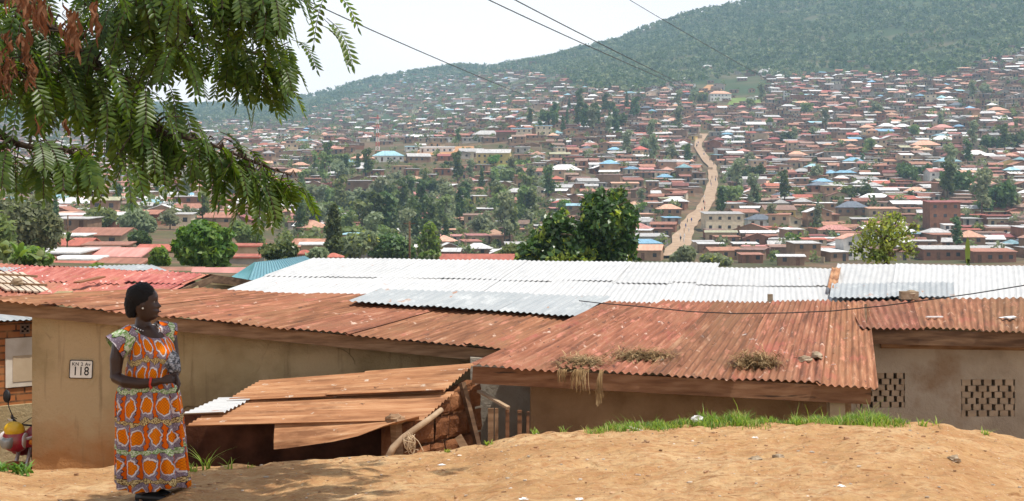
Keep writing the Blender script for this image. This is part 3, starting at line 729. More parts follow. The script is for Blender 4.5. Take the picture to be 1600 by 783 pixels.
for px, y0, y1, w, hgt, lab in ((767, 638, 706, .055, 0, 'wide grey wooden stake nearest the mud shed'), (776, 638, 704, .035, 0, 'thin grey wooden stake touching the widest stake'),
                         (793, 640, 700, .038, 0, 'reddish wooden stake under the end of the slanting plank'), (812, 641, 697, .042, 0, 'stout reddish wooden stake alone in the middle of the gap'),
                         (825, 643, 695, .03, 0, 'thin reddish wooden stake closest to the pink brown wall')):
    mb = MB(); p, q = P(px, y0, 13.75), P(px - 1, y1, 13.75); q.z = -3.4; p.x += .0
    mb.bar(q, p, w, .03, up=(0, 1, 0)); tag(mb.build('wooden_stake', M['wood'] if w > .05 or px == 776 else M['wood_red']), lab, 'stake', 'stakes beside the shed')
# ------------------------------------------------------------------ woman in a printed dress
def fuse(mb, name, voxel, smooth_it=3):
    """one continuous surface from overlapping volumes"""
    o = mb.build(name, [])
    m = o.modifiers.new('r', 'REMESH'); m.mode = 'VOXEL'; m.voxel_size = voxel; m.use_smooth_shade = True
    s = o.modifiers.new('s', 'SMOOTH'); s.iterations = smooth_it; s.factor = .5
    dg = bpy.context.evaluated_depsgraph_get(); dg.update()
    me = bpy.data.meshes.new_from_object(o.evaluated_get(dg)); me.name = name
    old = o.data; bpy.data.objects.remove(o); bpy.data.meshes.remove(old)
    return me

WX, WY = (239 - 800) / F * 11.0, 11.0
WZ = near_z(WX, WY) - .012
woman = thing('person', 'woman in a long orange and lilac printed dress standing on bare earth, head turned aside', 'person', (WX, WY, WZ))
g = Nt('dark_skin'); co = g.coord()
col = g.ramp(g.noise(co, 7, 4), [(.3, (.028, .012, .007)), (.7, (.050, .0225, .013))])
g.bump(g.noise(co, 90, 3), .15, .002); skin = g.done(col, .42, .36)
ph = lambda px, py: ((px - 239) * .00495, (782 - py) * .00495)      # photo pixel -> local x, z
mb = MB()
def tb(pts, rad, n=12): mb.tube(pts, rad, n)
# trunk
def ell(z, cx, cy, rx, ry, n=20): return [Vector((cx + rx * math.cos(2 * math.pi * k / n), cy + ry * math.sin(2 * math.pi * k / n), z)) for k in range(n)]
mb.loft([ell(.72, -.03, 0, .17, .15), ell(.85, -.035, 0, .2, .17), ell(.95, -.03, 0, .17, .15), ell(1.08, -.025, 0, .16, .15), ell(1.18, -.02, 0, .155, .145), ell(1.26, -.045, .0, .14, .125),
         ell(1.315, -.065, .005, .105, .10), ell(1.345, -.075, .005, .068, .066), ell(1.38, -.08, .005, .056, .056), ell(1.46, -.075, .005, .056, .056)])
tb([(-.12, -.06, 1.25), (-.19, -.10, 1.245), (-.222, -.115, 1.21), (-.245, -.13, 1.10), (-.25, -.145, .955)], [.07, .068, .062, .054, .044])      # near upper arm
tb([(-.25, -.145, .965), (-.16, -.205, .935), (-.03, -.235, .925), (.075, -.225, .935), (.115, -.215, .945)], [.046, .047, .041, .031, .026])      # near forearm
tb([(.0, .08, 1.30), (.07, .13, 1.315), (.10, .14, 1.26), (.125, .12, 1.12), (.15, .07, 1.02)], [.065, .06, .055, .048, .042])                      # far upper arm
tb([(.148, .075, 1.03), (.18, .0, 1.005), (.195, -.08, .985), (.205, -.14, .975)], [.042, .04, .032, .026])                                          # far forearm
# palms
def hand(w, d, up, palm=.085, curl=1.0, thumb=1):
    w, d, up = Vector(w), Vector(d).normalized(), Vector(up).normalized(); sd = d.cross(up).normalized()
    for k in (-1.2, -.4, .4, 1.2):
        tb([w + sd * k * .008, w + d * palm * .55 + sd * k * .017, w + d * palm + sd * k * .018], [.017, .015, .0115], 8)
    for k, (ln, rr) in zip((-1.35, -.45, .45, 1.35), ((.058, .0078), (.068, .0085), (.072, .0088), (.062, .0085))):
        p = w + d * palm * .9 + sd * k * .0165; a = .25; pts = [p]
        for s_ in (.40, .34, .26):
            a += .38 * curl; pts.append(pts[-1] + (d * math.cos(a) - up * math.sin(a)) * ln * s_)
        tb(pts, [rr * 1.15, rr * 1.05, rr * .95, rr * .8], 8)
    p = w + d * palm * .25 + sd * thumb * .022
    tb([p, p + d * .025 + sd * thumb * .022 - up * .006, p + d * .052 + sd * thumb * .026 - up * .016, p + d * .072 + sd * thumb * .018 - up * .026], [.014, .0115, .0105, .0085], 8)
hand((.115, -.215, .945), (.95, .12, .12), (.1, -.75, .65), curl=1.15, thumb=-1)
hand((.208, -.142, .972), (.45, -.35, -.82), (.75, .45, .35), curl=.75, thumb=1)
# legs and feet down to the shoes
for y in (-.085, .085):
    tb([(-.04, y, .80), (-.045, y, .50), (-.05, y, .42), (-.06, y * .9, .30), (-.055, y * .85, .12), (-.05, y * .85, .05)], [.11, .075, .062, .06, .04, .045])
    tb([(-.09, y * .85, .045), (-.03, y * .85 - .012, .045), (.06, y * .85 - .035, .035), (.12, y * .85 - .05, .028)], [.035, .04, .036, .022])
# head: profile turned to the side
prof = [(1.385, .045, -.05, .048), (1.400, .078, -.055, .056), (1.415, .092, -.06, .062), (1.430, .088, -.068, .066), (1.448, .094, -.08, .069), (1.462, .096, -.09, .071), (1.476, .090, -.097, .073),
        (1.492, .094, -.102, .075), (1.510, .092, -.105, .0765), (1.530, .085, -.107, .077), (1.550, .090, -.108, .077), (1.575, .090, -.106, .075), (1.600, .080, -.098, .070), (1.625, .060, -.080, .058), (1.645, .030, -.05, .038), (1.655, .0, -.02, .012)]
HX, HYc = -.052, .0
rings = []
for z, fr, bk, wd_ in prof:
    ring = []
    for k in range(32):
        a = 2 * math.pi * k / 32; ca, sa = math.cos(a), math.sin(a)
        x = (fr if ca > 0 else -bk) * abs(ca) ** .85 * (1 if ca > 0 else -1); y = wd_ * (abs(sa) ** .9) * (1 if sa > 0 else -1)
        nose = math.exp(-(a if a < math.pi else a - 2 * math.pi) ** 2 / .025)
        x += .026 * nose * math.exp(-((z - 1.493) / .014) ** 2) + .012 * nose * math.exp(-((z - 1.515) / .018) ** 2)
        aa = abs(a if a < math.pi else a - 2 * math.pi)
        sock = math.exp(-((aa - .42) / .16) ** 2) * math.exp(-((z - 1.530) / .014) ** 2); x -= .012 * sock
        lips = math.exp(-(aa / .38) ** 2); x += .007 * lips * (math.exp(-((z - 1.460) / .007) ** 2) + math.exp(-((z - 1.445) / .007) ** 2))
        ring.append(Vector((HX + x, HYc + y, z)))
    rings.append(ring)
mb.loft(rings)
for y in (-1, 1):
    mb.blob((HX - .012, HYc + y * .078, 1.510), (.018, .010, .032), 3, .1, 10, 8)
body_me = fuse(mb, 'body', .0062, 3); body_me.materials.append(skin)
link('body', body_me, woman)
# eyes, as the whites and irises that show under the lids
for y in (-1, 1):
    mb = MB(); mb.blob((HX + .067, HYc + y * .033, 1.531), (.0125, .0125, .0115), 0, 0, 12, 10); e = mb.build('eye', plain('eye_white', (.26, .22, .19), .2, .5), woman, True, world=False)
    mb = MB(); mb.blob((HX + .0765, HYc + y * .034, 1.531), (.0048, .0058, .0058), 0, 0, 10, 8); mb.build('iris', plain('iris_dark', (.01, .006, .004), .15, .5), e, True, world=False)
mb = MB()
lp = [(HX + .094, -.022, 1.453), (HX + .106, -.010, 1.455), (HX + .110, 0, 1.455), (HX + .106, .010, 1.455), (HX + .094, .022, 1.453)]
mb.tube([Vector(p) for p in lp], [.003, .006, .0068, .006, .003], 8); mb.build('lips', plain('lip_skin', (.075, .026, .022), .4, .4), woman, True, world=False)
# hair: short mass with a bun at the nape
g = Nt('black_hair'); g.bump(g.noise(g.coord(), 120, 4, .7), .9, .01); hairm = g.done((.008, .007, .007), .7, .2)
mb = MB()
mb.blob((-.092, 0, 1.575), (.118, .100, .104), 5, .05, 26, 16)
mb.blob((-.150, 0, 1.515), (.072, .078, .085), 8, .06, 20, 12)
mb.blob((-.165, 0, 1.455), (.050, .058, .052), 9, .08, 18, 10)
mb.blob((-.058, -.006, 1.622), (.062, .07, .045), 9, .05, 18, 10)
hm = fuse(mb, 'hair', .007, 2)
for v in hm.vertices: v.co += v.co.normalized() * 0 + Vector((1, 1, 1)) * 0 + v.normal * (mnoise.noise(v.co * 60) * .004)
hm.materials.append(hairm); link('hair', hm, woman)
mb = MB(); mb.blob((HX - .004, -.088, 1.485), (.008, .006, .008), 1, .0, 8, 6); mb.build('earring', plain('pearl', (.7, .68, .62), .25, .5), woman, True, world=False)
mb = MB()
for k in range(40):
    a = 2 * math.pi * k / 40; sag = .055 * max(0, math.cos(a + .65)) ** 1.5
    mb.blob((-.072 + (.098 + .03 * max(0, math.cos(a + .65))) * math.cos(a), .0 + .092 * math.sin(a), 1.345 - sag), (.0062, .0062, .0062), k, 0, 7, 5)
mb.build('necklace', plain('white_beads', (.72, .72, .74), .25, .5), woman, True, world=False)
mb = MB()
mb.tube([Vector((.045 + .002 * math.sin(k), -.231 + .037 * math.cos(2 * math.pi * k / 20), .931 + .037 * math.sin(2 * math.pi * k / 20))) for k in range(21)], .009, 8, caps=False)
mb.tube([(.045, -.266, .925), (.047, -.268, .90), (.044, -.266, .875)], [.006, .005, .004], 6)
mb.build('wristband', plain('red_band', (.55, .045, .025), .5), woman, True, world=False)

# printed cotton: medallions in scalloped borders, jagged strips, green and gold bands
g = Nt('printed_cotton'); uv = g.coord('UV'); se = g.n('SeparateXYZ')
wob = g.noise(uv, 16, 4, .65); wo = g.f('MULTIPLY_ADD', wob, .044, -.022)
wo2 = g.f('MULTIPLY_ADD', g.noise(g.map(uv, loc=(5, 9, 0)), 5, 2), .10, -.05)
g.l(uv, se.inputs[0]); u, v = se.outputs[0], se.outputs[1]
wave = g.f('MULTIPLY', g.f('SINE', g.f('MULTIPLY', u, 17.0)), .012)
vv = g.f('ADD', g.f('ADD', v, wave), g.f('ADD', wo, wo2))
PU, PV = .150, .225
row = g.f('FLOOR', g.f('DIVIDE', vv, PV)); par = g.f('FLOORED_MODULO', row, 2.0)
fv = g.f('MULTIPLY', g.f('SUBTRACT', g.f('FRACT', g.f('DIVIDE', vv, PV)), .5), PV)
uu = g.f('ADD', g.f('ADD', u, g.f('MULTIPLY', par, .07)), g.f('ADD', wo, wo2))
fu = g.f('MULTIPLY', g.f('SUBTRACT', g.f('FRACT', g.f('DIVIDE', uu, PU)), .5), PU)
ang_ = g.f('ARCTAN2', fv, fu)
dist = g.f('SQRT', g.f('ADD', g.f('POWER', g.f('MULTIPLY', fu, 1.12), 2.0), g.f('POWER', g.f('MULTIPLY', fv, .92), 2.0)))
dist = g.f('ADD', dist, g.f('MULTIPLY', g.f('ABSOLUTE', g.f('SINE', g.f('MULTIPLY', ang_, 5.0))), -.0045))
spk = g.n('TexVoronoi'); g.l(uv, spk.inputs['Vector']); spk.inputs['Scale'].default_value = 150
lilac = g.mix(g.ramp(spk.outputs['Distance'], [(.20, (1, 1, 1)), (.34, (0, 0, 0))]), (.22, .175, .225), (.60, .55, .60))
col = lilac
def lay(mask, c):
    global col
    col = g.mix(mask, col, c)
def band(x, lo, hi, soft=.0015):     # 1 inside lo..hi
    return g.f('MULTIPLY', g.f('SMOOTH_MIN', 1.0, g.f('MAXIMUM', 0.0, g.f('DIVIDE', g.f('SUBTRACT', x, lo), soft)), 0.0), g.f('MINIMUM', 1.0, g.f('MAXIMUM', 0.0, g.f('DIVIDE', g.f('SUBTRACT', hi, x), soft))))
half = PU / 2
au = g.f('ABSOLUTE', fu)
# jagged strip between the medallions
zig = g.f('MULTIPLY', g.f('PINGPONG', g.f('ADD', v, .013), .022), .55)
strip = g.f('ADD', au, zig)
lay(band(strip, half - .014, 9), (.025, .012, .012)); lay(band(strip, half - .010, 9), (.66, .105, .015))
# medallion: pale border, dark line, orange field with a grid
lay(band(dist, -1, .061), (.70, .66, .68)); lay(band(dist, -1, .0505), (.05, .02, .015))
grid = g.f('MAXIMUM', band(g.f('ABSOLUTE', g.f('SUBTRACT', g.f('FRACT', g.f('MULTIPLY', g.f('ADD', u, v), 42.0)), .5)), -1, .07, .03), band(g.f('ABSOLUTE', g.f('SUBTRACT', g.f('FRACT', g.f('MULTIPLY', g.f('SUBTRACT', u, v), 42.0)), .5)), -1, .07, .03))
lay(band(dist, -1, .048), g.mix(grid, (.78, .20, .014), (.38, .06, .01)))
# bands between the rows
zz2 = g.f('MULTIPLY', g.f('PINGPONG', g.f('ADD', u, .02), .05), .35)
bv = g.f('ADD', g.f('ABSOLUTE', fv), g.f('MULTIPLY', zz2, 1.0))
green = g.mix(g.ramp(g.noise(uv, 75, 3), [(.46, (0, 0, 0)), (.54, (1, 1, 1))]), (.20, .33, .10), (.62, .66, .50))
gold = g.mix(g.ramp(g.noise(uv, 110, 2), [(.47, (0, 0, 0)), (.52, (1, 1, 1))]), (.13, .07, .03), (.66, .52, .26))
isg = band(g.f('FLOORED_MODULO', g.f('FLOOR', g.f('ADD', g.f('DIVIDE', vv, PV), .5)), 2.0), -.5, .5, .1)
lay(band(bv, PV / 2 - .013, 9), (.03, .015, .015))
lay(band(bv, PV / 2 - .010, 9), g.mix(isg, gold, green))
g.bump(g.noise(g.map(uv, (1, .35, 1)), 26, 5), .5, .012)
cloth = g.done(g.hsv(col, .505, 1.03, .97), .8, .15)
FA = -.62                                                        # direction the body faces, towards the viewer's side
prof = [(1.338, -.075, .0, .088, .082), (1.325, -.072, .0, .118, .106), (1.295, -.062, .0, .148, .124), (1.25, -.045, 0, .166, .142), (1.20, -.025, 0, .172, .158), (1.15, -.015, 0, .174, .168), (1.08, -.022, 0, .172, .166),
        (1.01, -.030, 0, .176, .168), (.955, -.034, 0, .19, .18), (.93, -.036, 0, .196, .184), (.905, -.038, 0, .210, .19), (.85, -.037, 0, .226, .205), (.75, -.034, 0, .236, .218), (.60, -.026, 0, .246, .226), (.45, -.018, 0, .254, .234),
        (.30, -.010, 0, .261, .240), (.19, -.002, 0, .269, .248), (.125, .0, 0, .272, .252), (.11, .0, 0, .264, .244)]
mb = MB(); NR = 120; rings = []
zz_l, P_l = [p[0] for p in prof][::-1], np.array(prof)[::-1]
zs = [z for z in np.concatenate([np.linspace(1.338, .98, 22), np.linspace(.965, .87, 10), np.linspace(.85, .125, 34), [.11]])]
for z in zs:
    cx, cy_, rx, ry = (float(np.interp(z, zz_l, P_l[:, i])) for i in (1, 2, 3, 4))
    fold = max(0, min(1, (.93 - z) / .12)) * lerp(.014, .027, min(1, (.93 - z) / .8)) if z < .93 else 0
    o_ = []
    for k in range(NR):
        a = 2 * math.pi * k / NR
        r_ = fold * (math.sin(13 * a + 1.4 * math.sin(2 * a) + .6 * (1 - z)) + .6 * math.sin(21 * a + 2 + 1.2 * z) + .8 * mnoise.noise(Vector((3 * math.cos(a), 3 * math.sin(a), z * 1.5))))
        if z >= .93: r_ = .013 * mnoise.noise(Vector((3 * math.cos(a), 3 * math.sin(a), z * 11))) - .012 * math.exp(-((z - .96) / .03) ** 2) + .020 * max(0, math.cos(a - FA)) ** 2 * math.exp(-((z - 1.13) / .07) ** 2)
        front = max(0, math.cos(a - FA))
        zz3 = z - .075 * front ** 1.5 * max(0, (z - 1.25) / .088)
        zz3 -= .012 * math.sin(a * 3 + 1) * max(0, (.16 - z) / .05) if z < .16 else 0
        p = Vector((cx + (rx + r_) * math.cos(a), cy_ + (ry + r_) * math.sin(a), zz3))
        i = mb.vert(p); mb.uv[i] = (a * .272 + .03, p.z + .045); o_.append(i)
    rings.append(o_)
for r0_, r1_ in zip(rings[:-1], rings[1:]):
    for k in range(NR):
        k2 = (k + 1) % NR
        if k2 == 0: continue
        mb.f.append((r0_[k], r1_[k], r1_[k2], r0_[k2])); mb.mi.append(0)
    e0_, e1_ = mb.vert(mb.v[r0_[0]]), mb.vert(mb.v[r1_[0]]); mb.uv[e0_] = (2 * math.pi * .272 + .03, mb.v[e0_][2] + .045); mb.uv[e1_] = (2 * math.pi * .272 + .03, mb.v[e1_][2] + .045)
    mb.f.append((r0_[NR - 1], r1_[NR - 1], e1_, e0_)); mb.mi.append(0)
dress = mb.build('dress', cloth, woman, True, world=False)
def sleeve(c0, c1, r0_, r1_, ux, seed):
    mb = MB(); n = 28; c0, c1 = Vector(c0), Vector(c1); ax = (c1 - c0).normalized(); sd = ax.orthogonal().normalized(); w = ax.cross(sd)
    for j in range(7):
        t_ = j / 6
        for k in range(n + 1):
            a = 2 * math.pi * k / n; r_ = lerp(r0_, r1_, t_ ** .8) * (1 + .05 * t_ * math.sin(6 * a + seed))
            i = mb.vert(lerp(c0, c1, t_) + (sd * math.cos(a) + w * math.sin(a)) * r_); mb.uv[i] = (ux + a * .075, .39 + t_ * .085)
    for j in range(6):
        for k in range(n):
            a = j * (n + 1) + k; mb.f.append((a, a + 1, a + n + 2, a + n + 1)); mb.mi.append(0)
    return mb.build('sleeve', cloth, dress, True, world=False)
sleeve((-.125, -.06, 1.292), (-.262, -.140, 1.185), .082, .108, .40, 1)
sleeve((.0, .07, 1.31), (.115, .15, 1.265), .072, .088, .12, 2)
sh = plain('black_shoe', (.014, .013, .014), .4, .4)
for y in (-.075, .075):
    mb = MB(); mb.tube([(-.105, y, .035), (-.03, y - .012, .036), (.07, y - .035, .032), (.135, y - .05, .024)], [.036, .044, .042, .024], 14)
    mb.box((.01, y - .022, .006), (.25, .085, .016), Matrix.Rotation(-.2, 3, 'Z')); mb.build('shoe', sh, woman, True, world=False)
# folded grey cloth held against the waist
g = Nt('grey_print'); uvc = g.coord(); kk = g.ramp(g.noise(uvc, 42, 4, .7), [(.40, (.03, .033, .04)), (.5, (.13, .135, .15)), (.62, (.40, .40, .43))]); gp = g.done(kk, .85, .1)
mb = MB(); mb.tube([(-.03, .05, .09), (.0, .03, .05), (.02, .0, -.01), (.04, -.03, -.05)], [.045, .055, .052, .035], 14); mb.blob((.01, .0, .0), (.05, .05, .07), 31, .3, 18, 12)
b_ = MB(); o = link('cloth_bundle', fuse(mb, 'cloth_bundle', .007, 1), None, (WX + .165, WY - .085, WZ + 1.045)); o.data.materials.append(gp)
tag(o, 'grey patterned cloth bundle held by the woman against her waist', 'cloth bundle')

# ------------------------------------------------------------------ motorbike in the alley, its front turned to the viewer
bk = thing('motorbike', 'red motorbike with a yellow headlamp cowl parked in the alley beside the plastered wall', 'motorbike', P(10, 692, 15.8) + Vector((0, 0, -.86)), None, R(62))
red = surf('bike_red', [(.3, (.26, .014, .03)), (.6, (.40, .016, .04))], 9, 6, .38, .45, second=(4, .55, .75, (.30, .17, .11))); yel = plain('cowl_yellow', (.80, .50, .02), .35, .5); silver = plain('bike_silver', (.55, .55, .56), .3, .5, .4); blk = M['black']
# local frame: bike runs along +x (front at x=0), z up
def part(name, mat, f, par=None, smooth=True):
    mb = MB(); f(mb); return mb.build(name, mat, par or bk, smooth, world=False)
def wheel(x):
    def tyre(m):
        for ring in [0]:
            pts = [Vector((x + .27 * math.cos(2 * math.pi * k / 28), 0, .30 + .27 * math.sin(2 * math.pi * k / 28))) for k in range(29)]
            m.tube(pts, .045, 10, caps=False)
    w_ = part('wheel', blk, tyre)
    part('rim', silver, lambda m: (m.tube([Vector((x + .225 * math.cos(2 * math.pi * k / 28), 0, .30 + .225 * math.sin(2 * math.pi * k / 28))) for k in range(29)], .014, 8, caps=False), [m.bar((x, 0, .3), (x + .22 * math.cos(k * math.pi / 6), 0, .30 + .22 * math.sin(k * math.pi / 6)), .005, .005) for k in range(12)]), w_)
    part('hub', silver, lambda m: m.tube([(x, -.07, .3), (x, .07, .3)], .05, 12), w_)
wheel(.12); wheel(1.36)
part('fork', silver, lambda m: [m.tube([(.12, y, .30), (.30, y, .86)], [.024, .02], 10) for y in (-.085, .085)])
part('mudguard', red, lambda m: m.loft([[Vector((.12 + r_ * math.cos(a), y, .30 + r_ * math.sin(a))) for y, r_ in ((-.07, .31), (-.05, .335), (.05, .335), (.07, .31))] for a in np.linspace(R(20), R(165), 14)], 0, False, False))
part('headlight', plain('lamp_glass', (.30, .32, .31), .08, .8), lambda m: m.loft([[Vector((x_, w_ * y_, .86 + h_ * z_)) for y_, z_ in ((-.5, -.9), (.5, -.9), (.85, -.45), (1, .35), (.8, .85), (.35, .72), (-.35, .72), (-.8, .85), (-1, .35), (-.85, -.45))] for x_, w_, h_ in ((.10, .088, .075), (-.005, .088, .074), (-.030, .075, .062), (-.042, .045, .038))]))
part('headlamp_shell', red, lambda m: (m.blob((.13, 0, .87), (.135, .165, .135), 2, .02, 24, 16),))
part('cowl', yel, lambda m: m.blob((.115, 0, .985), (.105, .125, .095), 6, .02, 24, 16, 0, Matrix.Rotation(.5, 3, 'Y')))
wed_ = lambda m, y, zc, th, ln: m.loft([[Vector((x_, y * (1 - .25 * t_), zc + z_ * hh_)) for y, z_ in ((y, -1), (y * 1.14, -.6), (y * 1.18, .5), (y * 1.1, 1), (y * .8, .8), (y * .8, -.8))] for t_, x_, hh_ in ((0, .12, th * .7), (.4, .12 + ln * .4, th), (1, .12 + ln, th * .35))])
for y in (-.16, .16): part('side_fairing', red, lambda m: wed_(m, y, .86, .085, .52)); part('side_stripe', plain('stripe_white', (.6, .58, .58), .3, .5), lambda m: wed_(m, y * 1.07, .90, .024, .40))
bw_ = plain('bike_white', (.62, .60, .60), .3, .5)
for y in (-.15, .15): part('fairing_panel', bw_, lambda m: m.blob((.13, y, .88), (.085, .022, .085), 4, .05, 16, 10, 0, Matrix.Rotation(-y * 3.0, 3, 'Z')))
part('fuel_tank', red, lambda m: m.blob((.55, 0, .86), (.27, .15, .14), 3, .12, 22, 14))
for y in (-.16, .16): part('side_shroud', red, lambda m: m.blob((.40, y, .76), (.17, .03, .12), 5, .15, 16, 10))
part('seat', blk, lambda m: m.blob((1.02, 0, .83), (.36, .14, .075), 2, .1, 20, 12))
part('engine', plain('engine_metal', (.10, .10, .105), .45, .4, .5), lambda m: (m.blob((.62, 0, .46), (.17, .14, .16), 7, .3, 16, 12), m.box((.6, 0, .62), (.14, .16, .16))))
part('exhaust', silver, lambda m: m.tube([(.55, -.12, .42), (.7, -.16, .28), (1.0, -.18, .30), (1.5, -.2, .42)], [.02, .022, .04, .045], 10))
part('frame', plain('frame_black', (.02, .02, .022), .4), lambda m: (m.tube([(.30, 0, .82), (.45, 0, .5), (.75, 0, .32), (.95, 0, .5), (1.36, 0, .30)], .022, 8), m.tube([(.30, 0, .86), (.8, 0, .75), (1.4, 0, .74)], .02, 8)))
part('rear_body', red, lambda m: m.blob((1.32, 0, .74), (.25, .11, .075), 2, .15, 16, 10))
hb = part('handlebar', blk, lambda m: m.tube([(.42, -.37, 1.08), (.34, -.28, 1.07), (.28, -.12, 1.02), (.28, .12, 1.02), (.34, .28, 1.07), (.42, .37, 1.08)], [.016, .016, .011, .011, .016, .016], 10))
for s_ in (-1, 1):
    part('lever', silver, lambda m: m.tube([(.33, s_ * .22, 1.06), (.30, s_ * .28, 1.05), (.37, s_ * .38, 1.05)], .006, 6), hb)
    part('control_cable', blk, lambda m: m.tube([(.33, s_ * .20, 1.07), (.22, s_ * .15, 1.12), (.16, s_ * .06, 1.05), (.2, s_ * .03, .9)], .005, 6), hb)
    mr = part('mirror', blk, lambda m: (m.tube([(.34, s_ * .26, 1.07), (.31, s_ * .30, 1.2), (.31, s_ * .31, 1.27)], .006, 8), m.blob((.30, s_ * .32, 1.32), (.03, .055, .075), 5, .08, 14, 10)), hb)
amb = plain('amber', (.7, .22, .02), .3)
for y in (-.22, .22): part('indicator', amb, lambda m: m.blob((.16, y, .86), (.035, .03, .03), 3, .1, 10, 8))

# ------------------------------------------------------------------ near plants, litter, stones
def blade(A, base, h_, w, lean, rd, bend=.5, seg=3):
    """append one curved grass blade to the arrays A=(verts, quads)"""
    d = Vector((math.cos(lean), math.sin(lean), 0)); sd = Vector((-d.y, d.x, 0)); o = len(A[0])
    for i in range(seg + 1):
        t_ = i / seg; c = base + Vector((0, 0, h_ * t_ * (1 - .25 * bend * t_))) + d * (h_ * bend * t_ * t_); ww = w * (1 - t_) ** .7 * .5 + .0004
        A[0].append(tuple(c - sd * ww)); A[0].append(tuple(c + sd * ww))
    for i in range(seg): A[1].append((o + 2 * i, o + 2 * i + 1, o + 2 * i + 3, o + 2 * i + 2))
def ground(px, Y): 
    X = (px - 800) / F * Y; return Vector((X, Y, near_z(X, Y) - .004))
grass_mat = leafmat('grass_blade', (.10, .20, .03), (.28, .40, .09), .4, .0, .0)
rd = random.Random(17); A = ([], [])
CX = [c[0] for c in CK]
def crest(px): return float(np.interp(px, CX, [c[2] for c in CK]))
dens = [(915, 1.2), (950, 5), (1000, 7), (1060, 9), (1100, 9), (1150, 10), (1180, 6), (1210, 6), (1250, 9), (1300, 9), (1340, 8), (1385, 8), (1410, 3), (1425, .3)]
for k in range(9500):
    px = rd.uniform(912, 1425)
    if rd.random() > float(np.interp(px, [d[0] for d in dens], [d[1] for d in dens])) / 10: continue
    Y = crest(px) + rd.gauss(-.03, .13) + .25 * mnoise.noise(Vector((px * .02, 0, 0)))
    cl = mnoise.noise(Vector((px * .035, Y * 2.5, 4)))
    hh = max(.025, (.056 + .060 * cl + rd.uniform(-.02, .035)) * (1.3 if 1090 < px < 1170 or 1240 < px < 1390 else .9))
    if rd.random() < .02: hh *= 1.9
    blade(A, ground(px, Y), hh, rd.uniform(.006, .012), rd.uniform(0, 6.28), rd, rd.uniform(.2, 1.1))
gs = link('grass', npmesh('grass', A[0], A[1], [grass_mat, leafmat('dry_grass_blade', (.30, .26, .09), (.45, .38, .17), .3, .0, .0), leafmat('dark_grass_blade', (.05, .12, .02), (.12, .22, .04), .3, .0, .0)], mi=np.repeat(np.random.default_rng(2).choice(3, len(A[1]) // 3, p=[.66, .13, .21]), 3))); gs['kind'] = 'stuff'; gs['label'] = 'green grass tufts along the crest of the earth bank'

def weed(px, Y, h_, n, lab, spread=.8, name='weed', mat=None, w=.012):
    b0 = ground(px, Y); A = ([], []); rd = random.Random(int(px * 7 + Y))
    for k in range(n):
        blade(A, b0 + Vector((rd.uniform(-.03, .03), rd.uniform(-.03, .03), 0)), h_ * rd.uniform(.5, 1.1), w * rd.uniform(.7, 1.3), rd.uniform(0, 6.28), rd, spread * rd.uniform(.5, 1.3), 5)
    o = link(name, npmesh(name, A[0], A[1], mat or grass_mat)); return tag(o, lab, 'weed', 'weeds on the bank')
weed(322, 12.55, .24, 16, 'tall thin leaved weed before the dark end of the shed front')
weed(358, 12.55, .15, 11, 'short weed before the middle of the dark shed front')
weed(303, 12.5, .10, 14, 'low green tuft beside the dress hem at the shed corner')
weed(392, 12.6, .06, 8, 'tiny weed on the shaded earth before the shed')
weed(764, 12.95, .07, 16, 'small weed on the bank below the wooden stakes')
weed(838, 13.0, .09, 16, 'weed at the foot of the pink brown wall corner')
weed(880, 13.1, .08, 14, 'pale weed clump where the grass strip begins', w=.007)
weed(1442, 13.35, .10, 18, 'spreading weed past the far end of the grass strip')
weed(1462, 13.4, .12, 5, 'thin upright weed under the pierced vent wall')
weed(1540, 13.6, .10, 14, 'low weed below the second brick vent', 1.1)
weed(698, 12.8, .05, 9, 'tiny weed by the mud brick wall of the shed')
# broad leaved weeds at the motorbike
A = ([], []); rd = random.Random(3)
for k in range(90):
    px = rd.uniform(-10, 52); Y = 13.5 + rd.uniform(-.12, .12); b0 = ground(px, Y)
    blade(A, b0 + Vector((0, 0, rd.uniform(0, .05))), rd.uniform(.05, .13), rd.uniform(.02, .04), rd.uniform(0, 6.28), rd, 1.0, 3)
tag(link('leafy_weed', npmesh('leafy_weed', A[0], A[1], leafmat('weed_leaf', (.06, .16, .03), (.16, .30, .06), .3, .0, .0))), 'broad leaved green weed growing before the motorbike', 'weed')

# pebbles and crumbs of earth on the bare ground
rd = random.Random(23); mb = MB()
for k in range(1500):
    px = rd.uniform(-40, 1640); t_ = rd.random() ** .7; Y = lerp(7.6, crest(px), t_); s_ = (.004 + .011 * rd.random() ** 3) * (1.6 if rd.random() < .06 else 1)
    p = ground(px, Y) + Vector((0, 0, .004 + s_ * .25)); mb.blob(p, (s_ * rd.uniform(.8, 1.5), s_, s_ * .6), k, .5, 6, 4, 0 if rd.random() < .75 else 1)
pb = mb.build('pebbles', [surf('pebble_brown', [(.3, (.26, .14, .075)), (.7, (.46, .30, .18))], 3, 3, .9, .1, island=.3), surf('pebble_grey', [(.3, (.36, .29, .22)), (.7, (.55, .48, .40))], 3, 3, .9, .1, island=.3)])
pb['kind'] = 'stuff'; pb['label'] = 'small pebbles and earth crumbs on the bare ground'

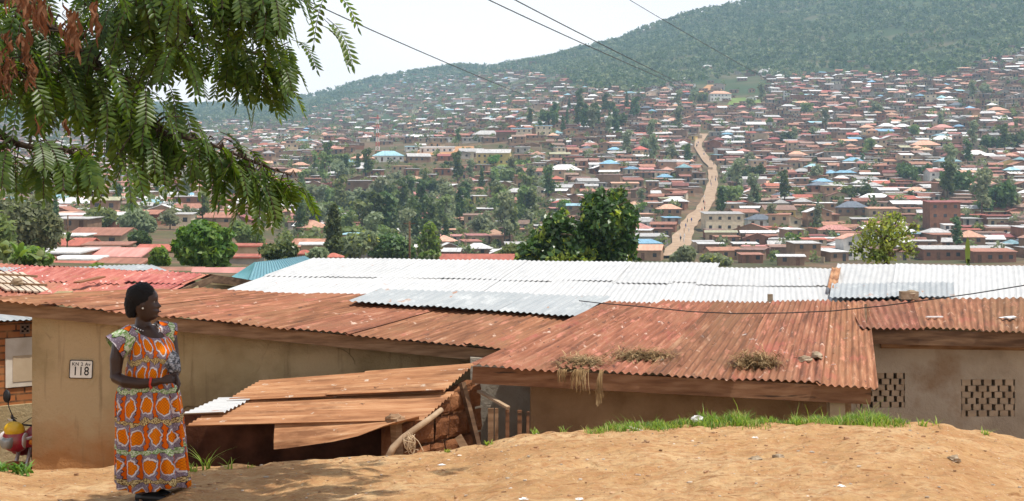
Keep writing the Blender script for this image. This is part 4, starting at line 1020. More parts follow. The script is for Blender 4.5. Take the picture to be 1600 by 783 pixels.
# loose stones and pale scraps
def stone_at(px, py, Y, r, lab, seed, mat='stone'):
    mb = MB(); mb.blob((0, 0, 0), r, seed, .35, 12, 8); o = mb.build('stone', M[mat]); o.location = P(px, py, Y); return tag(o, lab, 'stone')
def on_sheet(e0, e1, r0, r1, px, py):
    """point of a (slightly twisted) roof plane that lies under a photo pixel"""
    u, v = .5, .5
    def f(u, v):
        p = lerp(lerp(e0, e1, u), lerp(r0, r1, u), v); return p, 800 + p.x / p.y * F - px, HY - p.z / p.y * F - py
    for _ in range(12):
        p, a, b = f(u, v); _, au, bu = f(u + 1e-3, v); _, av, bv = f(u, v + 1e-3)
        J = [[(au - a) / 1e-3, (av - a) / 1e-3], [(bu - b) / 1e-3, (bv - b) / 1e-3]]; D = J[0][0] * J[1][1] - J[0][1] * J[1][0]
        u -= (a * J[1][1] - b * J[0][1]) / D; v -= (b * J[0][0] - a * J[1][0]) / D; u = min(max(u, -.1), 1.1); v = min(max(v, -.05), 1.1)
    return f(u, v)[0]
def roofA(px, py): return on_sheet(A0, A1, AT0, AT1, px, py)
def roofB(px, py): return on_sheet(B0, B1, BT0, BT1, px, py)
def on_roof(f, px, py, r, lab, seed, up=.0):
    mb = MB(); mb.blob((0, 0, 0), r, seed, .32, 12, 8, 0, Matrix.Rotation(seed, 3, 'Z')); o = mb.build('stone', M['stone']); o.location = f(px, py) + Vector((0, 0, r[2] * .75 + up)); return tag(o, lab, 'stone')
on_roof(roofA, 1258, 567, (.075, .05, .04), 'rounded stone lying on the middle rusty roof beside a flat one', 3)
on_roof(roofA, 1277, 563, (.10, .055, .035), 'flat pale stone leaning on the rounded stone on the middle roof', 8, .02)
mb = MB(); mb.box((0, 0, 0), (.22, .12, .10)); mb.blob((.02, 0, .01), (.10, .07, .055), 4, .3); o = mb.build('brick', M['stone']); o.location = roofB(1420, 470) + Vector((0, 0, .07)); tag(o, 'broken brick lying on the ridge of the vented house', 'brick')
mb = MB(); mb.box((0, 0, 0), (.06, .05, .10)); o = mb.build('brick_piece', M['stone']); o.location = roofB(1395, 472) + Vector((-1.55, 0, .05)); tag(o, 'small upright brick piece on the roof edge before the white roof', 'brick')
mb = MB(); mb.box((0, 0, 0), (.20, .05, .012), Matrix.Rotation(.15, 3, 'Z')); o = mb.build('white_lath', M['scrap_white']); o.location = roofB(1460, 499) + Vector((0, 0, .03)); tag(o, 'white slat lying on the roof of the vented house', 'slat')
mb = MB(); mb.blob((0, 0, 0), (.10, .06, .012), 5, .6); o = mb.build('white_rag', M['scrap_white']); o.location = roofB(1578, 500) + Vector((0, 0, .03)); tag(o, 'torn white rag lying on the roof of the vented house', 'rag')
def scrap(p, r, lab, mat='scrap_white', seed=1):
    mb = MB(); mb.blob((0, 0, 0), r, seed, .7, 9, 6); o = mb.build('scrap', M[mat]); o.location = p; return tag(o, lab, 'scrap', 'litter')
scrap(ground(1088, 13.2) + Vector((0, -.06, .07)), (.055, .03, .03), 'crumpled white scrap resting in the green grass', seed=3)
# torn paper with thin fingers on the soil edge
mb = MB()
for k in range(6): mb.bar((0, 0, 0), (-.06 + .024 * k, -.01 * k, .045 - .006 * k), .012, .004)
o = mb.build('torn_paper', M['scrap_white']); o.location = ground(993, 12.95) + Vector((0, 0, .008)); tag(o, 'torn white paper on the soil below the grass strip', 'paper')
for px, Y, lab, m_ in ((905, 8.9, 'white plastic shred among dry leaves on the bare ground', 'scrap_white'), (672, 8.7, 'small blue plastic cap on the bare ground', 'blue'), (1315, 9.2, 'pale flat pebble sized scrap on the bare ground before the stone', 'scrap_white'),
                       (818, 8.9, 'tiny white paper bit on the bare ground beside the shredded scrap', 'scrap_white'), (690, 11.6, 'white scrap lying by the foot of the mud wall', 'scrap_white'), (1180, 12.2, 'grey white scrap on the mound below the grass', 'scrap_white')):
    if m_ == 'blue': M['blue'] = plain('blue_plastic', (.10, .12, .55), .4)
    scrap(ground(px, Y) + Vector((0, 0, .008)), (.026, .014, .009), lab, m_, int(px))
for px, Y, r, lab, sd_ in ((1180, 10.6, (.055, .04, .022), 'pale flat stone half sunk in the trodden earth', 5), (1216, 10.7, (.045, .035, .02), 'smaller pale stone next to the half sunk one', 6), (1490, 10.9, (.05, .045, .03), 'brown stone on the bare ground below the vents', 8)):
    p = ground(px, Y); o = stone_at(800, 320, 1, r, lab, sd_); o.location = p + Vector((0, 0, r[2] * .4))

# dry grass clumps on the middle roof
def straw(px0, px1, py, n, lab, hang=0, rise=.06, seed=0):
    A = ([], []); rd = random.Random(seed)
    for k in range(n):
        px = rd.gauss((px0 + px1) / 2, (px1 - px0) / 5); p = roofA(px, py + rd.gauss(0, 4)) + Vector((0, 0, .012))
        a = rd.uniform(0, 6.28); L = rd.uniform(.06, .22); d = Vector((math.cos(a), math.sin(a), rd.uniform(-.05, .6) * rise * 8)).normalized(); cur = Vector((rd.uniform(-1, 1), rd.uniform(-1, 1), -.5)) * L * .5
        p = p + Vector((0, 0, abs(rd.gauss(0, rise * .45)))); o_ = len(A[0]); w = rd.uniform(.002, .004)
        for i in range(5):
            t_ = i / 4; c = p + d * (L * (t_ - .5)) + cur * (t_ - .5) ** 2
            sd = d.cross(Vector((0, 0, 1))); sd = sd.normalized() if sd.length > .01 else Vector((1, 0, 0))
            A[0].extend([tuple(c - sd * w), tuple(c + sd * w)])
        A[1].extend((o_ + 2 * i, o_ + 2 * i + 1, o_ + 2 * i + 3, o_ + 2 * i + 2) for i in range(4))
    for k in range(hang):
        px = rd.choice([rd.gauss(882, 3), rd.gauss(884, 3), rd.gauss(904, 3), rd.gauss(913, 3), rd.gauss(915, 2), rd.gauss(941, 2)]); p = roofA(px, 580) + Vector((0, -.13, .035)); L = rd.uniform(.05, .13) if px < 892 else rd.uniform(.22, .36) if px > 932 else rd.uniform(.07, .24); o_ = len(A[0]); dx = rd.uniform(-.06, .03); w = .0022
        for i in range(6):
            t_ = i / 5; c = p + Vector((dx * t_ - .03 * math.sin(t_ * 2.2), -.05 * math.sin(t_ * 1.8), -L * t_ ** 1.5 + .02 * math.sin(t_ * 3)))
            A[0].extend([tuple(c - Vector((w * 1.1, 0, 0))), tuple(c + Vector((w * 1.1, 0, 0)))])
        A[1].extend((o_ + 2 * i, o_ + 2 * i + 1, o_ + 2 * i + 3, o_ + 2 * i + 2) for i in range(5))
    o = link('dry_grass_clump', npmesh('dry_grass_clump', A[0], A[1], M['straw'])); return tag(o, lab, 'dry grass', 'dry grass on the middle roof')
straw(868, 952, 571, 1100, 'dry grass clump hanging over the roof edge and fascia board', 110, .07, 3)
straw(945, 1062, 560, 1000, 'long flat dry grass clump lying along the roof edge', 0, .075, 5)
straw(1142, 1222, 572, 1300, 'bushy round dry grass heap at the roof edge near the stones', 0, .12, 7)
# twigs and flakes lying on the roofs
rd = random.Random(41); mb = MB()
for k in range(60):
    px, py = rd.uniform(830, 1350), rd.uniform(485, 575)
    if py > 480 + (px - 740) * .0 + 60 and px < 880: continue
    p = roofA(px, py) + Vector((0, 0, .018)); a = rd.uniform(0, 6.28); L = rd.uniform(.015, .06)
    mb.bar(p, p + Vector((math.cos(a) * L, math.sin(a) * L, rd.uniform(0, .01))), rd.uniform(.004, .012), .004, rd.choice([0, 0, 1]))
lt = mb.build('roof_debris', [M['wood_dark'], M['scrap_white']]); lt['kind'] = 'stuff'; lt['label'] = 'twigs and dry flakes scattered on the middle roof'

# black cable slung over the roofs
pts = [(905, 470, 17.6), (940, 474, 17.3), (1000, 479, 16.6), (1080, 487, 16.0), (1150, 490, 15.6), (1230, 489, 15.5), (1300, 486, 15.4), (1380, 478, 15.2), (1440, 470, 15.0), (1520, 459, 14.7), (1600, 446, 14.4), (1800, 405, 13.8), (2000, 350, 13.0)]
mb = MB(); mb.tube([P(*p) for p in pts], .0065, 6); tag(mb.build('slack_cable', M['black'], smooth=True), 'thin black cable slung low across the rusty roofs', 'cable')
# ------------------------------------------------------------------ haze: one even body of air round the whole scene
mb = MB(); mb.box((300, 2040, 260), (7600, 4400, 700))
g = bpy.data.materials.new('valley_air'); g.use_nodes = True; t = g.node_tree
for n_ in list(t.nodes):
    if n_.type == 'BSDF_PRINCIPLED': t.nodes.remove(n_)
pv = t.nodes.new('ShaderNodeVolumePrincipled'); pv.inputs['Color'].default_value = (.50, .765, 1.0, 1); pv.inputs['Density'].default_value = .00017; pv.inputs['Anisotropy'].default_value = .1
t.links.new(pv.outputs[0], t.nodes['Material Output'].inputs['Volume'])
hz = mb.build('haze', g); hz['kind'] = 'stuff'; hz['label'] = 'pale haze filling the valley'

# ------------------------------------------------------------------ materials of the far town
FW = {k: surf('wall_' + k, [(.3, tuple(x * .75 for x in c)), (.7, tuple(x * 1.12 for x in c))], .9, 4, .95, .1, orand=.12) for k, c in
      dict(brown=(.26, .17, .115), earth=(.34, .215, .135), tan=(.43, .33, .22), cream=(.60, .52, .38), white=(.68, .66, .62), brick=(.28, .135, .085), grey=(.36, .33, .29), yellow=(.62, .47, .20)).items()}
FR = {k: surf('roof_' + k, [(.3, tuple(x * .72 for x in c)), (.55, c), (.75, tuple(min(.9, x * 1.25) for x in c))], .8, 5, .7, .25, stretch=(2.2, .5, 1), orand=.15) for k, c in
      dict(rust=(.35, .165, .115), red=(.43, .135, .095), brown=(.26, .165, .13), salmon=(.58, .33, .23), pink=(.53, .25, .215), white=(.66, .655, .645), grey=(.42, .41, .40), blue=(.22, .40, .54),
           teal=(.28, .46, .52), slate=(.13, .15, .18), olive=(.34, .33, .22), maroon=(.27, .095, .085)).items()}
FWIN = plain('window_dark', (.03, .03, .035), .25, .5); FDOOR = surf('door_paint', [(.3, (.10, .05, .03)), (.7, (.20, .11, .07))], 2, 3, orand=.3)

def slab(top, faces, t=.10):
    """closed roof body from its top surface"""
    n = len(top); vs = [tuple(p) for p in top] + [(p[0], p[1], p[2] - t) for p in top]
    fs = [tuple(f) for f in faces] + [tuple(n + i for i in reversed(f)) for f in faces]
    cnt = {}
    for f in faces:
        for a, b in zip(f, f[1:] + f[:1]): cnt[(a, b)] = 1
    for (a, b) in list(cnt):
        if (b, a) not in cnt: fs.append((b, a, a + n, b + n))
    return vs, fs
def house_geo(w, d, h, kind, rise, rd, storeys=1, oh=.4):
    """local geometry, front towards -y, ground at z=0: wall, roof, windows, door"""
    x, y, H = w / 2, d / 2, h * storeys
    wv = [(-x, -y, -2.5), (x, -y, -2.5), (x, y, -2.5), (-x, y, -2.5), (-x, -y, H), (x, -y, H), (x, y, H), (-x, y, H)]
    wf = [(0, 1, 5, 4), (1, 2, 6, 5), (2, 3, 7, 6), (3, 0, 4, 7)]
    X, Y_ = x + oh, y + oh; z0 = H - .02 - rise * oh / max(y, .1) * .5
    if kind == 'gable':
        rt = [(-X, -Y_, z0), (X, -Y_, z0), (X, 0, H + rise), (-X, 0, H + rise), (X, Y_, z0), (-X, Y_, z0)]; rfc = [(0, 1, 2, 3), (3, 2, 4, 5)]
        wv += [(-x, 0, H + rise - .12), (x, 0, H + rise - .12)]; wf += [(4, 8, 7), (5, 6, 9)]
    elif kind == 'front':
        rt = [(-X, -Y_, z0), (0, -Y_, H + rise), (0, Y_, H + rise), (-X, Y_, z0), (X, -Y_, z0), (X, Y_, z0)]; rfc = [(0, 1, 2, 3), (1, 4, 5, 2)]
        wv += [(0, -y, H + rise - .12), (0, y, H + rise - .12)]; wf += [(4, 5, 8), (6, 7, 9)]
    elif kind == 'hip':
        r_ = max(.15, (w - d) / 2) if w > d else .15
        rt = [(-X, -Y_, z0), (X, -Y_, z0), (X, Y_, z0), (-X, Y_, z0), (-r_, 0, H + rise), (r_, 0, H + rise)]; rfc = [(0, 1, 5, 4), (1, 2, 5), (2, 3, 4, 5), (3, 0, 4)]
    else:                                           # single slope falling to the front
        rt = [(-X, -Y_, H - .05), (X, -Y_, H - .05), (X, Y_, H + rise), (-X, Y_, H + rise)]; rfc = [(0, 1, 2, 3)]
        wv[6] = (x, y, H + rise * .85); wv[7] = (-x, y, H + rise * .85)
    roof = slab(rt, [list(f) for f in rfc], .12)
    win = []; door = None
    nw = max(2, int(w / 2.6)); dpos = rd.randrange(nw)
    for s_ in range(storeys):
        for k in range(nw):
            cx = -x + w * (k + .5) / nw
            if s_ == 0 and k == dpos: door = (cx, -y - .03, 1.0, .95, .08, 2.0)
            else: win.append((cx, -y - .03, s_ * h + 1.45, 1.0, .08, 1.0))
    return (wv, wf), roof, win, door
def boxgeo(c):
    mb = MB(); mb.box((c[0], c[1], c[2]), (c[3], c[4], c[5])); return mb

ROOFW = dict(rust='rust red', red='bright red', brown='brown', salmon='salmon', pink='pinkish red', white='white', grey='pale grey', blue='light blue', teal='teal', slate='dark slate', olive='olive', maroon='maroon')
WALLW = dict(brown='brown', earth='earth', tan='tan', cream='cream', white='white', brick='brick', grey='grey', yellow='yellow')
def near_road(px, py, wpx, hpx):
    """would something this wide and tall, standing at a photo pixel, stand on the dirt road or hide it"""
    for k in range(6):
        q = py - hpx * k / 5
        if 208 < q < 402 and abs(px - road_x(q)) < wpx * .5 + float(np.interp(q, [215, 270, 330, 400], [5, 8, 14, 17])): return True
    return False
HOUSES = []         # dicts, labelled at the end
def road_x(py): return float(np.interp(py, [212, 225, 232, 245, 262, 285, 310, 330, 350, 385, 400], [1100, 1091, 1091, 1099, 1112, 1115, 1108, 1098, 1078, 1062, 1056]))
def add_house(px, py, wpx, kind, roof, wall, storeys=1, rot=None, named=None, Y=None, dk=None, rise=None, hgt=None, ymin=40):
    """individual house whose roof shows centred at a photo pixel, wpx photo pixels wide"""
    rd = random.Random(int(px * 31 + py * 17))
    if Y is None:
        Y = hit(px, py + wpx * .20 + (storeys - 1) * wpx * .12, ymin)
        if Y is None: return
    if named is None and Y > 300:
        s0 = 1 if px > road_x(py) else -1; k = 0
        while near_road(px, py + wpx * .2, wpx, wpx * .45) and k < 30: px += 2 * s0; k += 1
    w = wpx * Y / F / 1.08; d = dk or min(max(w * .72, 4.5), 9.5); h = hgt or min(2.9, max(2.3, w * .3)); rs = rise if rise is not None else {'gable': .2 * d, 'front': .2 * w, 'hip': .26 * d, 'mono': .08 * d}[kind]
    x = (px - 800) / F * Y; z = tz(px, Y)
    HOUSES.append(dict(px=px, py=py, Y=Y, x=x, y=Y + d * .3, z=z, w=w, d=d, h=h, kind=kind, rise=rs, roof=roof, wall=wall, st=storeys, rz=rd.uniform(-.22, .22) if rot is None else rot, named=named, wpx=wpx))
# ---- houses one can pick out in the photograph: (px, py, width, roof form, roof colour, wall)
for a in [
 (1039, 279, 27, 'hip', 'blue', 'grey'), (1045, 329, 40, 'hip', 'salmon', 'earth'), (1062, 237, 34, 'mono', 'white', 'brown'), (1136, 217, 20, 'hip', 'white', 'tan'), (1181, 195, 32, 'gable', 'white', 'brown'),
 (1174, 249, 27, 'hip', 'salmon', 'tan'), (1206, 250, 27, 'hip', 'maroon', 'brick'), (1246, 244, 34, 'hip', 'salmon', 'brown'), (1272, 263, 29, 'hip', 'teal', 'cream'), (1254, 270, 29, 'hip', 'grey', 'tan'),
 (1219, 280, 31, 'front', 'salmon', 'cream'), (1203, 290, 24, 'hip', 'salmon', 'earth'), (1181, 301, 36, 'hip', 'pink', 'earth'), (1226, 307, 34, 'hip', 'slate', 'grey'), (1266, 300, 36, 'hip', 'salmon', 'brown'),
 (1255, 311, 31, 'gable', 'red', 'cream'), (1286, 286, 29, 'hip', 'blue', 'cream'), (1315, 282, 27, 'hip', 'white', 'tan'), (1345, 289, 27, 'hip', 'white', 'grey'), (1334, 305, 40, 'front', 'pink', 'cream'),
 (1375, 289, 33, 'gable', 'red', 'tan'), (1400, 296, 34, 'mono', 'red', 'brown'), (1433, 301, 36, 'hip', 'salmon', 'tan'), (1525, 292, 30, 'hip', 'salmon', 'cream'), (1549, 292, 22, 'hip', 'salmon', 'cream'),
 (1578, 298, 40, 'mono', 'olive', 'tan'), (1483, 254, 38, 'hip', 'teal', 'cream'), (1483, 263, 24, 'hip', 'white', 'tan'), (1527, 243, 38, 'hip', 'white', 'tan'), (1447, 226, 46, 'hip', 'salmon', 'tan'),
 (1474, 219, 38, 'hip', 'white', 'cream'), (1474, 201, 30, 'hip', 'pink', 'tan'), (1585, 198, 28, 'hip', 'pink', 'tan'), (1559, 173, 32, 'hip', 'salmon', 'tan'), (1496, 166, 27, 'hip', 'slate', 'grey'),
 (1386, 199, 29, 'hip', 'white', 'tan'), (1411, 200, 27, 'hip', 'white', 'tan'), (1355, 201, 24, 'hip', 'salmon', 'brown'), (1382, 207, 29, 'gable', 'blue', 'tan'), (1335, 219, 22, 'gable', 'blue', 'tan'),
 (1230, 366, 36, 'hip', 'white', 'cream'), (1217, 330, 52, 'gable', 'brown', 'yellow'), (1233, 347, 36, 'front', 'salmon', 'cream'), (1333, 326, 52, 'hip', 'slate', 'brown'), (1380, 329, 50, 'mono', 'salmon', 'tan'),
 (1128, 367, 52, 'mono', 'olive', 'tan'), (1186, 367, 56, 'mono', 'white', 'brown'), (1224, 386, 47, 'gable', 'grey', 'brown'), (1174, 404, 36, 'mono', 'rust', 'brick'), (1237, 406, 44, 'mono', 'white', 'brown'),
 (1519, 339, 42, 'mono', 'red', 'brown'), (1051, 345, 27, 'mono', 'blue', 'grey'), (1020, 395, 60, 'gable', 'salmon', 'earth'), (1027, 368, 82, 'mono', 'grey', 'grey'), (1034, 167, 20, 'gable', 'salmon', 'brick'),
 (567, 249, 36, 'hip', 'salmon', 'earth'), (653, 246, 38, 'gable', 'grey', 'brown'), (695, 246, 25, 'gable', 'maroon', 'brick'), (722, 243, 24, 'front', 'slate', 'grey'), (683, 228, 56, 'mono', 'white', 'white'), (645, 231, 26, 'mono', 'teal', 'white'),
 (525, 273, 28, 'hip', 'white', 'earth'), (564, 267, 18, 'hip', 'white', 'tan'), (602, 290, 32, 'mono', 'red', 'tan'), (684, 289, 58, 'mono', 'white', 'brown'), (599, 307, 24, 'mono', 'grey', 'brown'), (577, 331, 24, 'mono', 'white', 'grey'),
 (700, 318, 50, 'gable', 'white', 'tan'), (760, 329, 36, 'mono', 'white', 'brick'), (793, 331, 20, 'mono', 'white', 'tan'), (717, 325, 22, 'mono', 'red', 'earth'), (829, 270, 38, 'gable', 'rust', 'grey'), (803, 314, 34, 'mono', 'maroon', 'brown'),
 (840, 300, 25, 'front', 'white', 'cream'), (882, 264, 58, 'hip', 'white', 'tan'), (960, 236, 22, 'hip', 'blue', 'tan'), (746, 392, 44, 'hip', 'white', 'brown'), (700, 392, 46, 'front', 'white', 'brown'), (650, 353, 36, 'hip', 'salmon', 'earth'),
 (652, 344, 40, 'mono', 'red', 'brick'), (919, 302, 24, 'mono', 'red', 'tan'), (899, 309, 24, 'mono', 'white', 'brown'), (977, 288, 45, 'mono', 'salmon', 'tan'), (469, 260, 26, 'hip', 'salmon', 'earth'), 
 (785, 401, 40, 'front', 'white', 'brown'), (1088, 383, 34, 'mono', 'grey', 'tan'), (1275, 373, 34, 'mono', 'maroon', 'tan'), (1300, 395, 40, 'gable', 'rust', 'brick'), (1398, 352, 34, 'mono', 'white', 'brown'), (1427, 330, 30, 'mono', 'rust', 'tan'),
 (1150, 318, 36, 'mono', 'red', 'brick'), (1165, 385, 40, 'mono', 'white', 'brown'), (1140, 395, 36, 'mono', 'white', 'grey'), (1000, 345, 34, 'mono', 'white', 'brown'), (1012, 318, 34, 'mono', 'rust', 'brown'), (985, 305, 30, 'mono', 'rust', 'tan'),
 (1290, 338, 40, 'mono', 'rust', 'brown'), (1303, 352, 36, 'mono', 'rust', 'brick'), (1350, 345, 38, 'mono', 'grey', 'brown'), (1455, 390, 44, 'mono', 'rust', 'brick'), (868, 345, 24, 'mono', 'white', 'tan'), (872, 330, 26, 'mono', 'pink', 'brown')]:
    add_house(*a)
NH = 6
add_house(1467, 277, 38, 'gable', 'pink', 'white', 2, .1, 'tall white house with a pinkish red roof amid trees'); add_house(1188, 346, 44, 'hip', 'slate', 'white', 1, .05, 'white house with a slate grey hipped roof and dark windows')
add_house(1130, 341, 64, 'mono', 'grey', 'cream', 2, .05, 'long two storey cream building close to the dirt road'); add_house(1273, 387, 38, 'mono', 'red', 'cream', 2, .0, 'two storey cream house with a red roof and balcony openings')
add_house(1474, 335, 52, 'mono', 'maroon', 'brick', 3, .05, 'tall maroon brick block beside the turquoise shop'); add_house(1510, 376, 148, 'mono', 'grey', 'brick', 1, -.03, 'very long warehouse with a pale roof strip', None, 9)
add_house(1552, 396, 70, 'mono', 'rust', 'brick', 1, 0, 'long brick shed with a rusty roof in front of the warehouse'); add_house(1523, 358, 38, 'mono', 'maroon', 'brown', 1, 0, 'row of brown shops with a maroon awning roof')
add_house(1563, 358, 36, 'mono', 'grey', 'brown', 1, 0, 'row of brown shops with a grey roof above parked cars'); add_house(1483, 359, 18, 'mono', 'white', 'white', 1, 0, 'small pale shop at the foot of the maroon block')
add_house(1125, 146, 36, 'hip', 'salmon', 'white', 2, .1, 'large white building with a salmon hipped roof beside the green field'); add_house(1179, 154, 66, 'mono', 'salmon', 'earth', 1, 0, 'very long low building with a salmon roof along the green field')
add_house(606, 242, 52, 'hip', 'teal', 'white', 1, .08, 'white school building with a teal hipped roof left of the yellow school'); add_house(772, 240, 56, 'gable', 'grey', 'yellow', 2, -.10, 'yellow two storey school with rows of dark windows')
add_house(736, 238, 40, 'gable', 'grey', 'cream', 1, .1, 'long grey roofed wing attached behind the yellow school'); add_house(761, 208, 50, 'hip', 'grey', 'tan', 1, .05, 'large hall with a pale grey hipped roof uphill of the school')
add_house(815, 206, 34, 'mono', 'blue', 'cream', 2, 0, 'terrace of narrow flats with blue edged roofs, first block'); add_house(850, 203, 28, 'mono', 'blue', 'cream', 2, 0, 'terrace of narrow flats with blue edged roofs, second block')

# ---- near quarter below on the slope at the left
for a in [
 (745, 404, 118, 'gable', 'red', 'brown', 1, .0, 'long bright red roof right behind the white roof ridge', 190), (160, 361, 96, 'gable', 'rust', 'tan', 1, -.25, 'big tan gabled house at the back of the near quarter', 230), (110, 366, 56, 'mono', 'white', 'tan', 1, -.1, 'white sheet roofed lean to beside the big tan gabled house', 215), (100, 377, 92, 'gable', 'red', 'tan', 1, -.12, 'low house with a bright red roof in the near quarter', 190),
 (166, 380, 70, 'mono', 'rust', 'earth', 1, .05, 'narrow house with a rusty eave under the big tan house', 180), (152, 387, 56, 'mono', 'brown', 'tan', 1, 0, 'small house with a thin brown roof line over a tan wall', 165), (84, 391, 100, 'mono', 'white', 'tan', 1, -.12, 'long shed with a white and pale blue sheet roof', 128),
 (118, 402, 74, 'mono', 'white', 'grey', 1, -.1, 'low lean to with a white roof edge under the long white shed', 112), (183, 393, 104, 'gable', 'pink', 'earth', 1, -.2, 'house with a patchwork of rusty and white sheets', 130), (194, 408, 84, 'gable', 'rust', 'tan', 1, -.35, 'house with a rusty red gabled roof and grey verge', 96),
 (106, 411, 64, 'mono', 'red', 'tan', 1, .02, 'low wall with a red strip roof just above the red gabled roof', 92), (248, 423, 118, 'mono', 'rust', 'grey', 1, .1, 'long low house with a dark rusty roof above the red gable', 66), (252, 386, 72, 'gable', 'red', 'earth', 1, -.1, 'red roofed house behind the round mango tree', 165),
 (384, 382, 52, 'mono', 'red', 'tan', 1, -.05, 'house with two stepped bright red roofs, the upper roof', 150), (380, 399, 58, 'mono', 'red', 'grey', 1, -.05, 'house with two stepped bright red roofs, the lower roof', 128), (338, 425, 74, 'gable', 'pink', 'grey', 1, .1, 'faded pink roofed house under the round mango tree', 62),
 (475, 393, 36, 'hip', 'red', 'earth', 1, .1, 'red hipped house beside the dark glossy bush', 165), (520, 398, 30, 'hip', 'red', 'earth', 1, .1, 'small red hipped house by the cypress foot', 160), (492, 380, 48, 'mono', 'white', 'tan', 1, .1, 'house with a pale sheet roof behind the red hipped house', 210),
 (55, 405, 50, 'gable', 'rust', 'tan', 1, .2, 'rusty roofed house partly behind banana leaves', 105), (428, 415, 40, 'mono', 'pink', 'earth', 1, .1, 'low pink roof beside the teal roof', 88), (20, 372, 60, 'gable', 'rust', 'tan', 1, .2, 'rusty house hidden behind the tree at the frame edge', 205)]:
    px, py, wpx, kd, ro, wa, st, rot, lab, Yd = a
    w = wpx * Yd / F
    add_house(px, py, wpx, kd, ro, wa, st, rot, lab, Yd, dk=max(2.2, min(w * .7, 7)), rise=(.16 if kd != 'mono' else .07) * max(2.2, min(w * .7, 7)), hgt=min(2.4, max(1.2, .26 * w + .6)))
    HOUSES[-1]['z'] = (HY - py) / F * Yd - HOUSES[-1]['h'] - HOUSES[-1]['rise'] * .5; HOUSES[-1]['near'] = 1

# ---- the rest of the town by density
def forest_line(px): return float(np.interp(px, [-200, 0, 300, 460, 520, 600, 700, 760, 800, 870, 930, 1000, 1100, 1160, 1250, 1330, 1400, 1480, 1540, 1600, 1700], [180, 180, 182, 186, 160, 128, 118, 112, 104, 112, 140, 142, 120, 112, 118, 116, 116, 118, 96, 78, 60]))
def house_density(px, py, Y):
    if py > 408 and px > 470: return .8 if px > 690 and Y > 55 and py - 4.2 * F / Y > 417 else 0
    fl = forest_line(px)
    if py < fl: return .05 if py > fl - 14 else 0
    dn = .93
    if 440 < px < 860 and 246 < py < 400: dn = .34
    if 500 < px < 560 and 214 < py < 262: dn = .25
    if 560 < px < 870 and 198 < py < 268: dn = .04 if 560 < px < 800 and 222 < py < 266 else .45
    if 860 < px < 1000 and 150 < py < 215: dn = .6
    if px < 480 and py > 300: dn = .7
    if px < 480 and py > 360: dn = .0
    if Y > 1350 and px < 1000: dn = .62 + .5 * mnoise.noise(Vector((px * .02, py * .05, 1)))
    if 1075 < px < 1200 and 118 < py < 168: dn = .12
    return dn
rd = random.Random(99); CAND = []
Yr = 60.0; taken = [(q['x'], q['y'], max(q['w'], q['d']) * .62) for q in HOUSES]
tk = {}
for x_, y_, r_ in taken: tk.setdefault((int(x_ // 15), int(y_ // 15)), []).append((x_, y_, r_))
while Yr < 3300:
    st = 8.2 if Yr < 900 else (11 if Yr < 1400 else 17)
    X = -.44 * Yr + rd.uniform(0, 8)
    while X < .44 * Yr:
        sx2 = rd.choice([.55, .7, .8, .95, 1.15, 1.4]) * rd.uniform(.9, 1.1) * (10.5 if Yr < 1400 else 15)
        X += sx2; Yh = Yr + rd.uniform(-.35, .35) * st
        px = 800 + X / Yh * F
        if not -60 < px < 1660: continue
        z = tz(px, Yh); py = HY - z / Yh * F
        if rd.random() > house_density(px, py, Yh): continue
        w = min(sx2 * .92, rd.uniform(4.5, 11.5)); d = min(st * .9, rd.uniform(4, 7.5))
        bad = near_road(px, py, w * F / Yh, 4.2 * F / Yh)
        for i in (-1, 0, 1):
            for j in (-1, 0, 1):
                for x_, y_, r_ in tk.get((int(X // 15) + i, int(Yh // 15) + j), ()):
                    if abs(x_ - X) < r_ + w * .5 and abs(y_ - Yh) < r_ * .8 + d * .5: bad = True
        if bad: continue
        k = rd.random(); kd = 'mono' if k < .62 else 'gable' if k < .84 else 'hip' if k < .93 else 'front'
        rr = rd.random()
        if kd == 'hip': ro = rd.choices(['salmon', 'pink', 'red', 'white', 'teal', 'blue', 'slate', 'grey', 'maroon'], [26, 12, 8, 20, 7, 6, 5, 8, 8])[0]
        else: ro = rd.choices(['rust', 'red', 'brown', 'salmon', 'pink', 'white', 'grey', 'maroon', 'olive', 'teal'], [32, 5, 21, 4, 4, 27, 18, 4, 2, 1])[0]
        wa = rd.choices(['brown', 'earth', 'tan', 'cream', 'white', 'brick', 'grey', 'yellow'], [32, 24, 16, 6, 3, 10, 8, 1])[0]
        CAND.append(dict(px=px, py=py, Y=Yh, x=X, y=Yh, z=z, w=w, d=d, h=rd.uniform(2.3, 2.9), kind=kd, rise=({'gable': .17 * d, 'front': .17 * w, 'hip': .24 * d, 'mono': .06 * d})[kd], roof=ro, wall=wa,
                         st=2 if rd.random() < .05 else 1, rz=rd.uniform(-.35, .35), named=None, wpx=w * F / Yh))
    Yr += st * .95
vis = [q for q in CAND if q['px'] > 0 and q['px'] < 1600 and (q['py'] < 404) and not (q['px'] < 480 and q['py'] < 250) and not (800 < q['px'] < 1000 and q['py'] > 350)]
vis.sort(key=lambda q: -q['wpx'])
pick = vis[:max(0, 292 - len(HOUSES))]; pid = {id(q) for q in pick}
HOUSES += pick; REST = [q for q in CAND if id(q) not in pid]

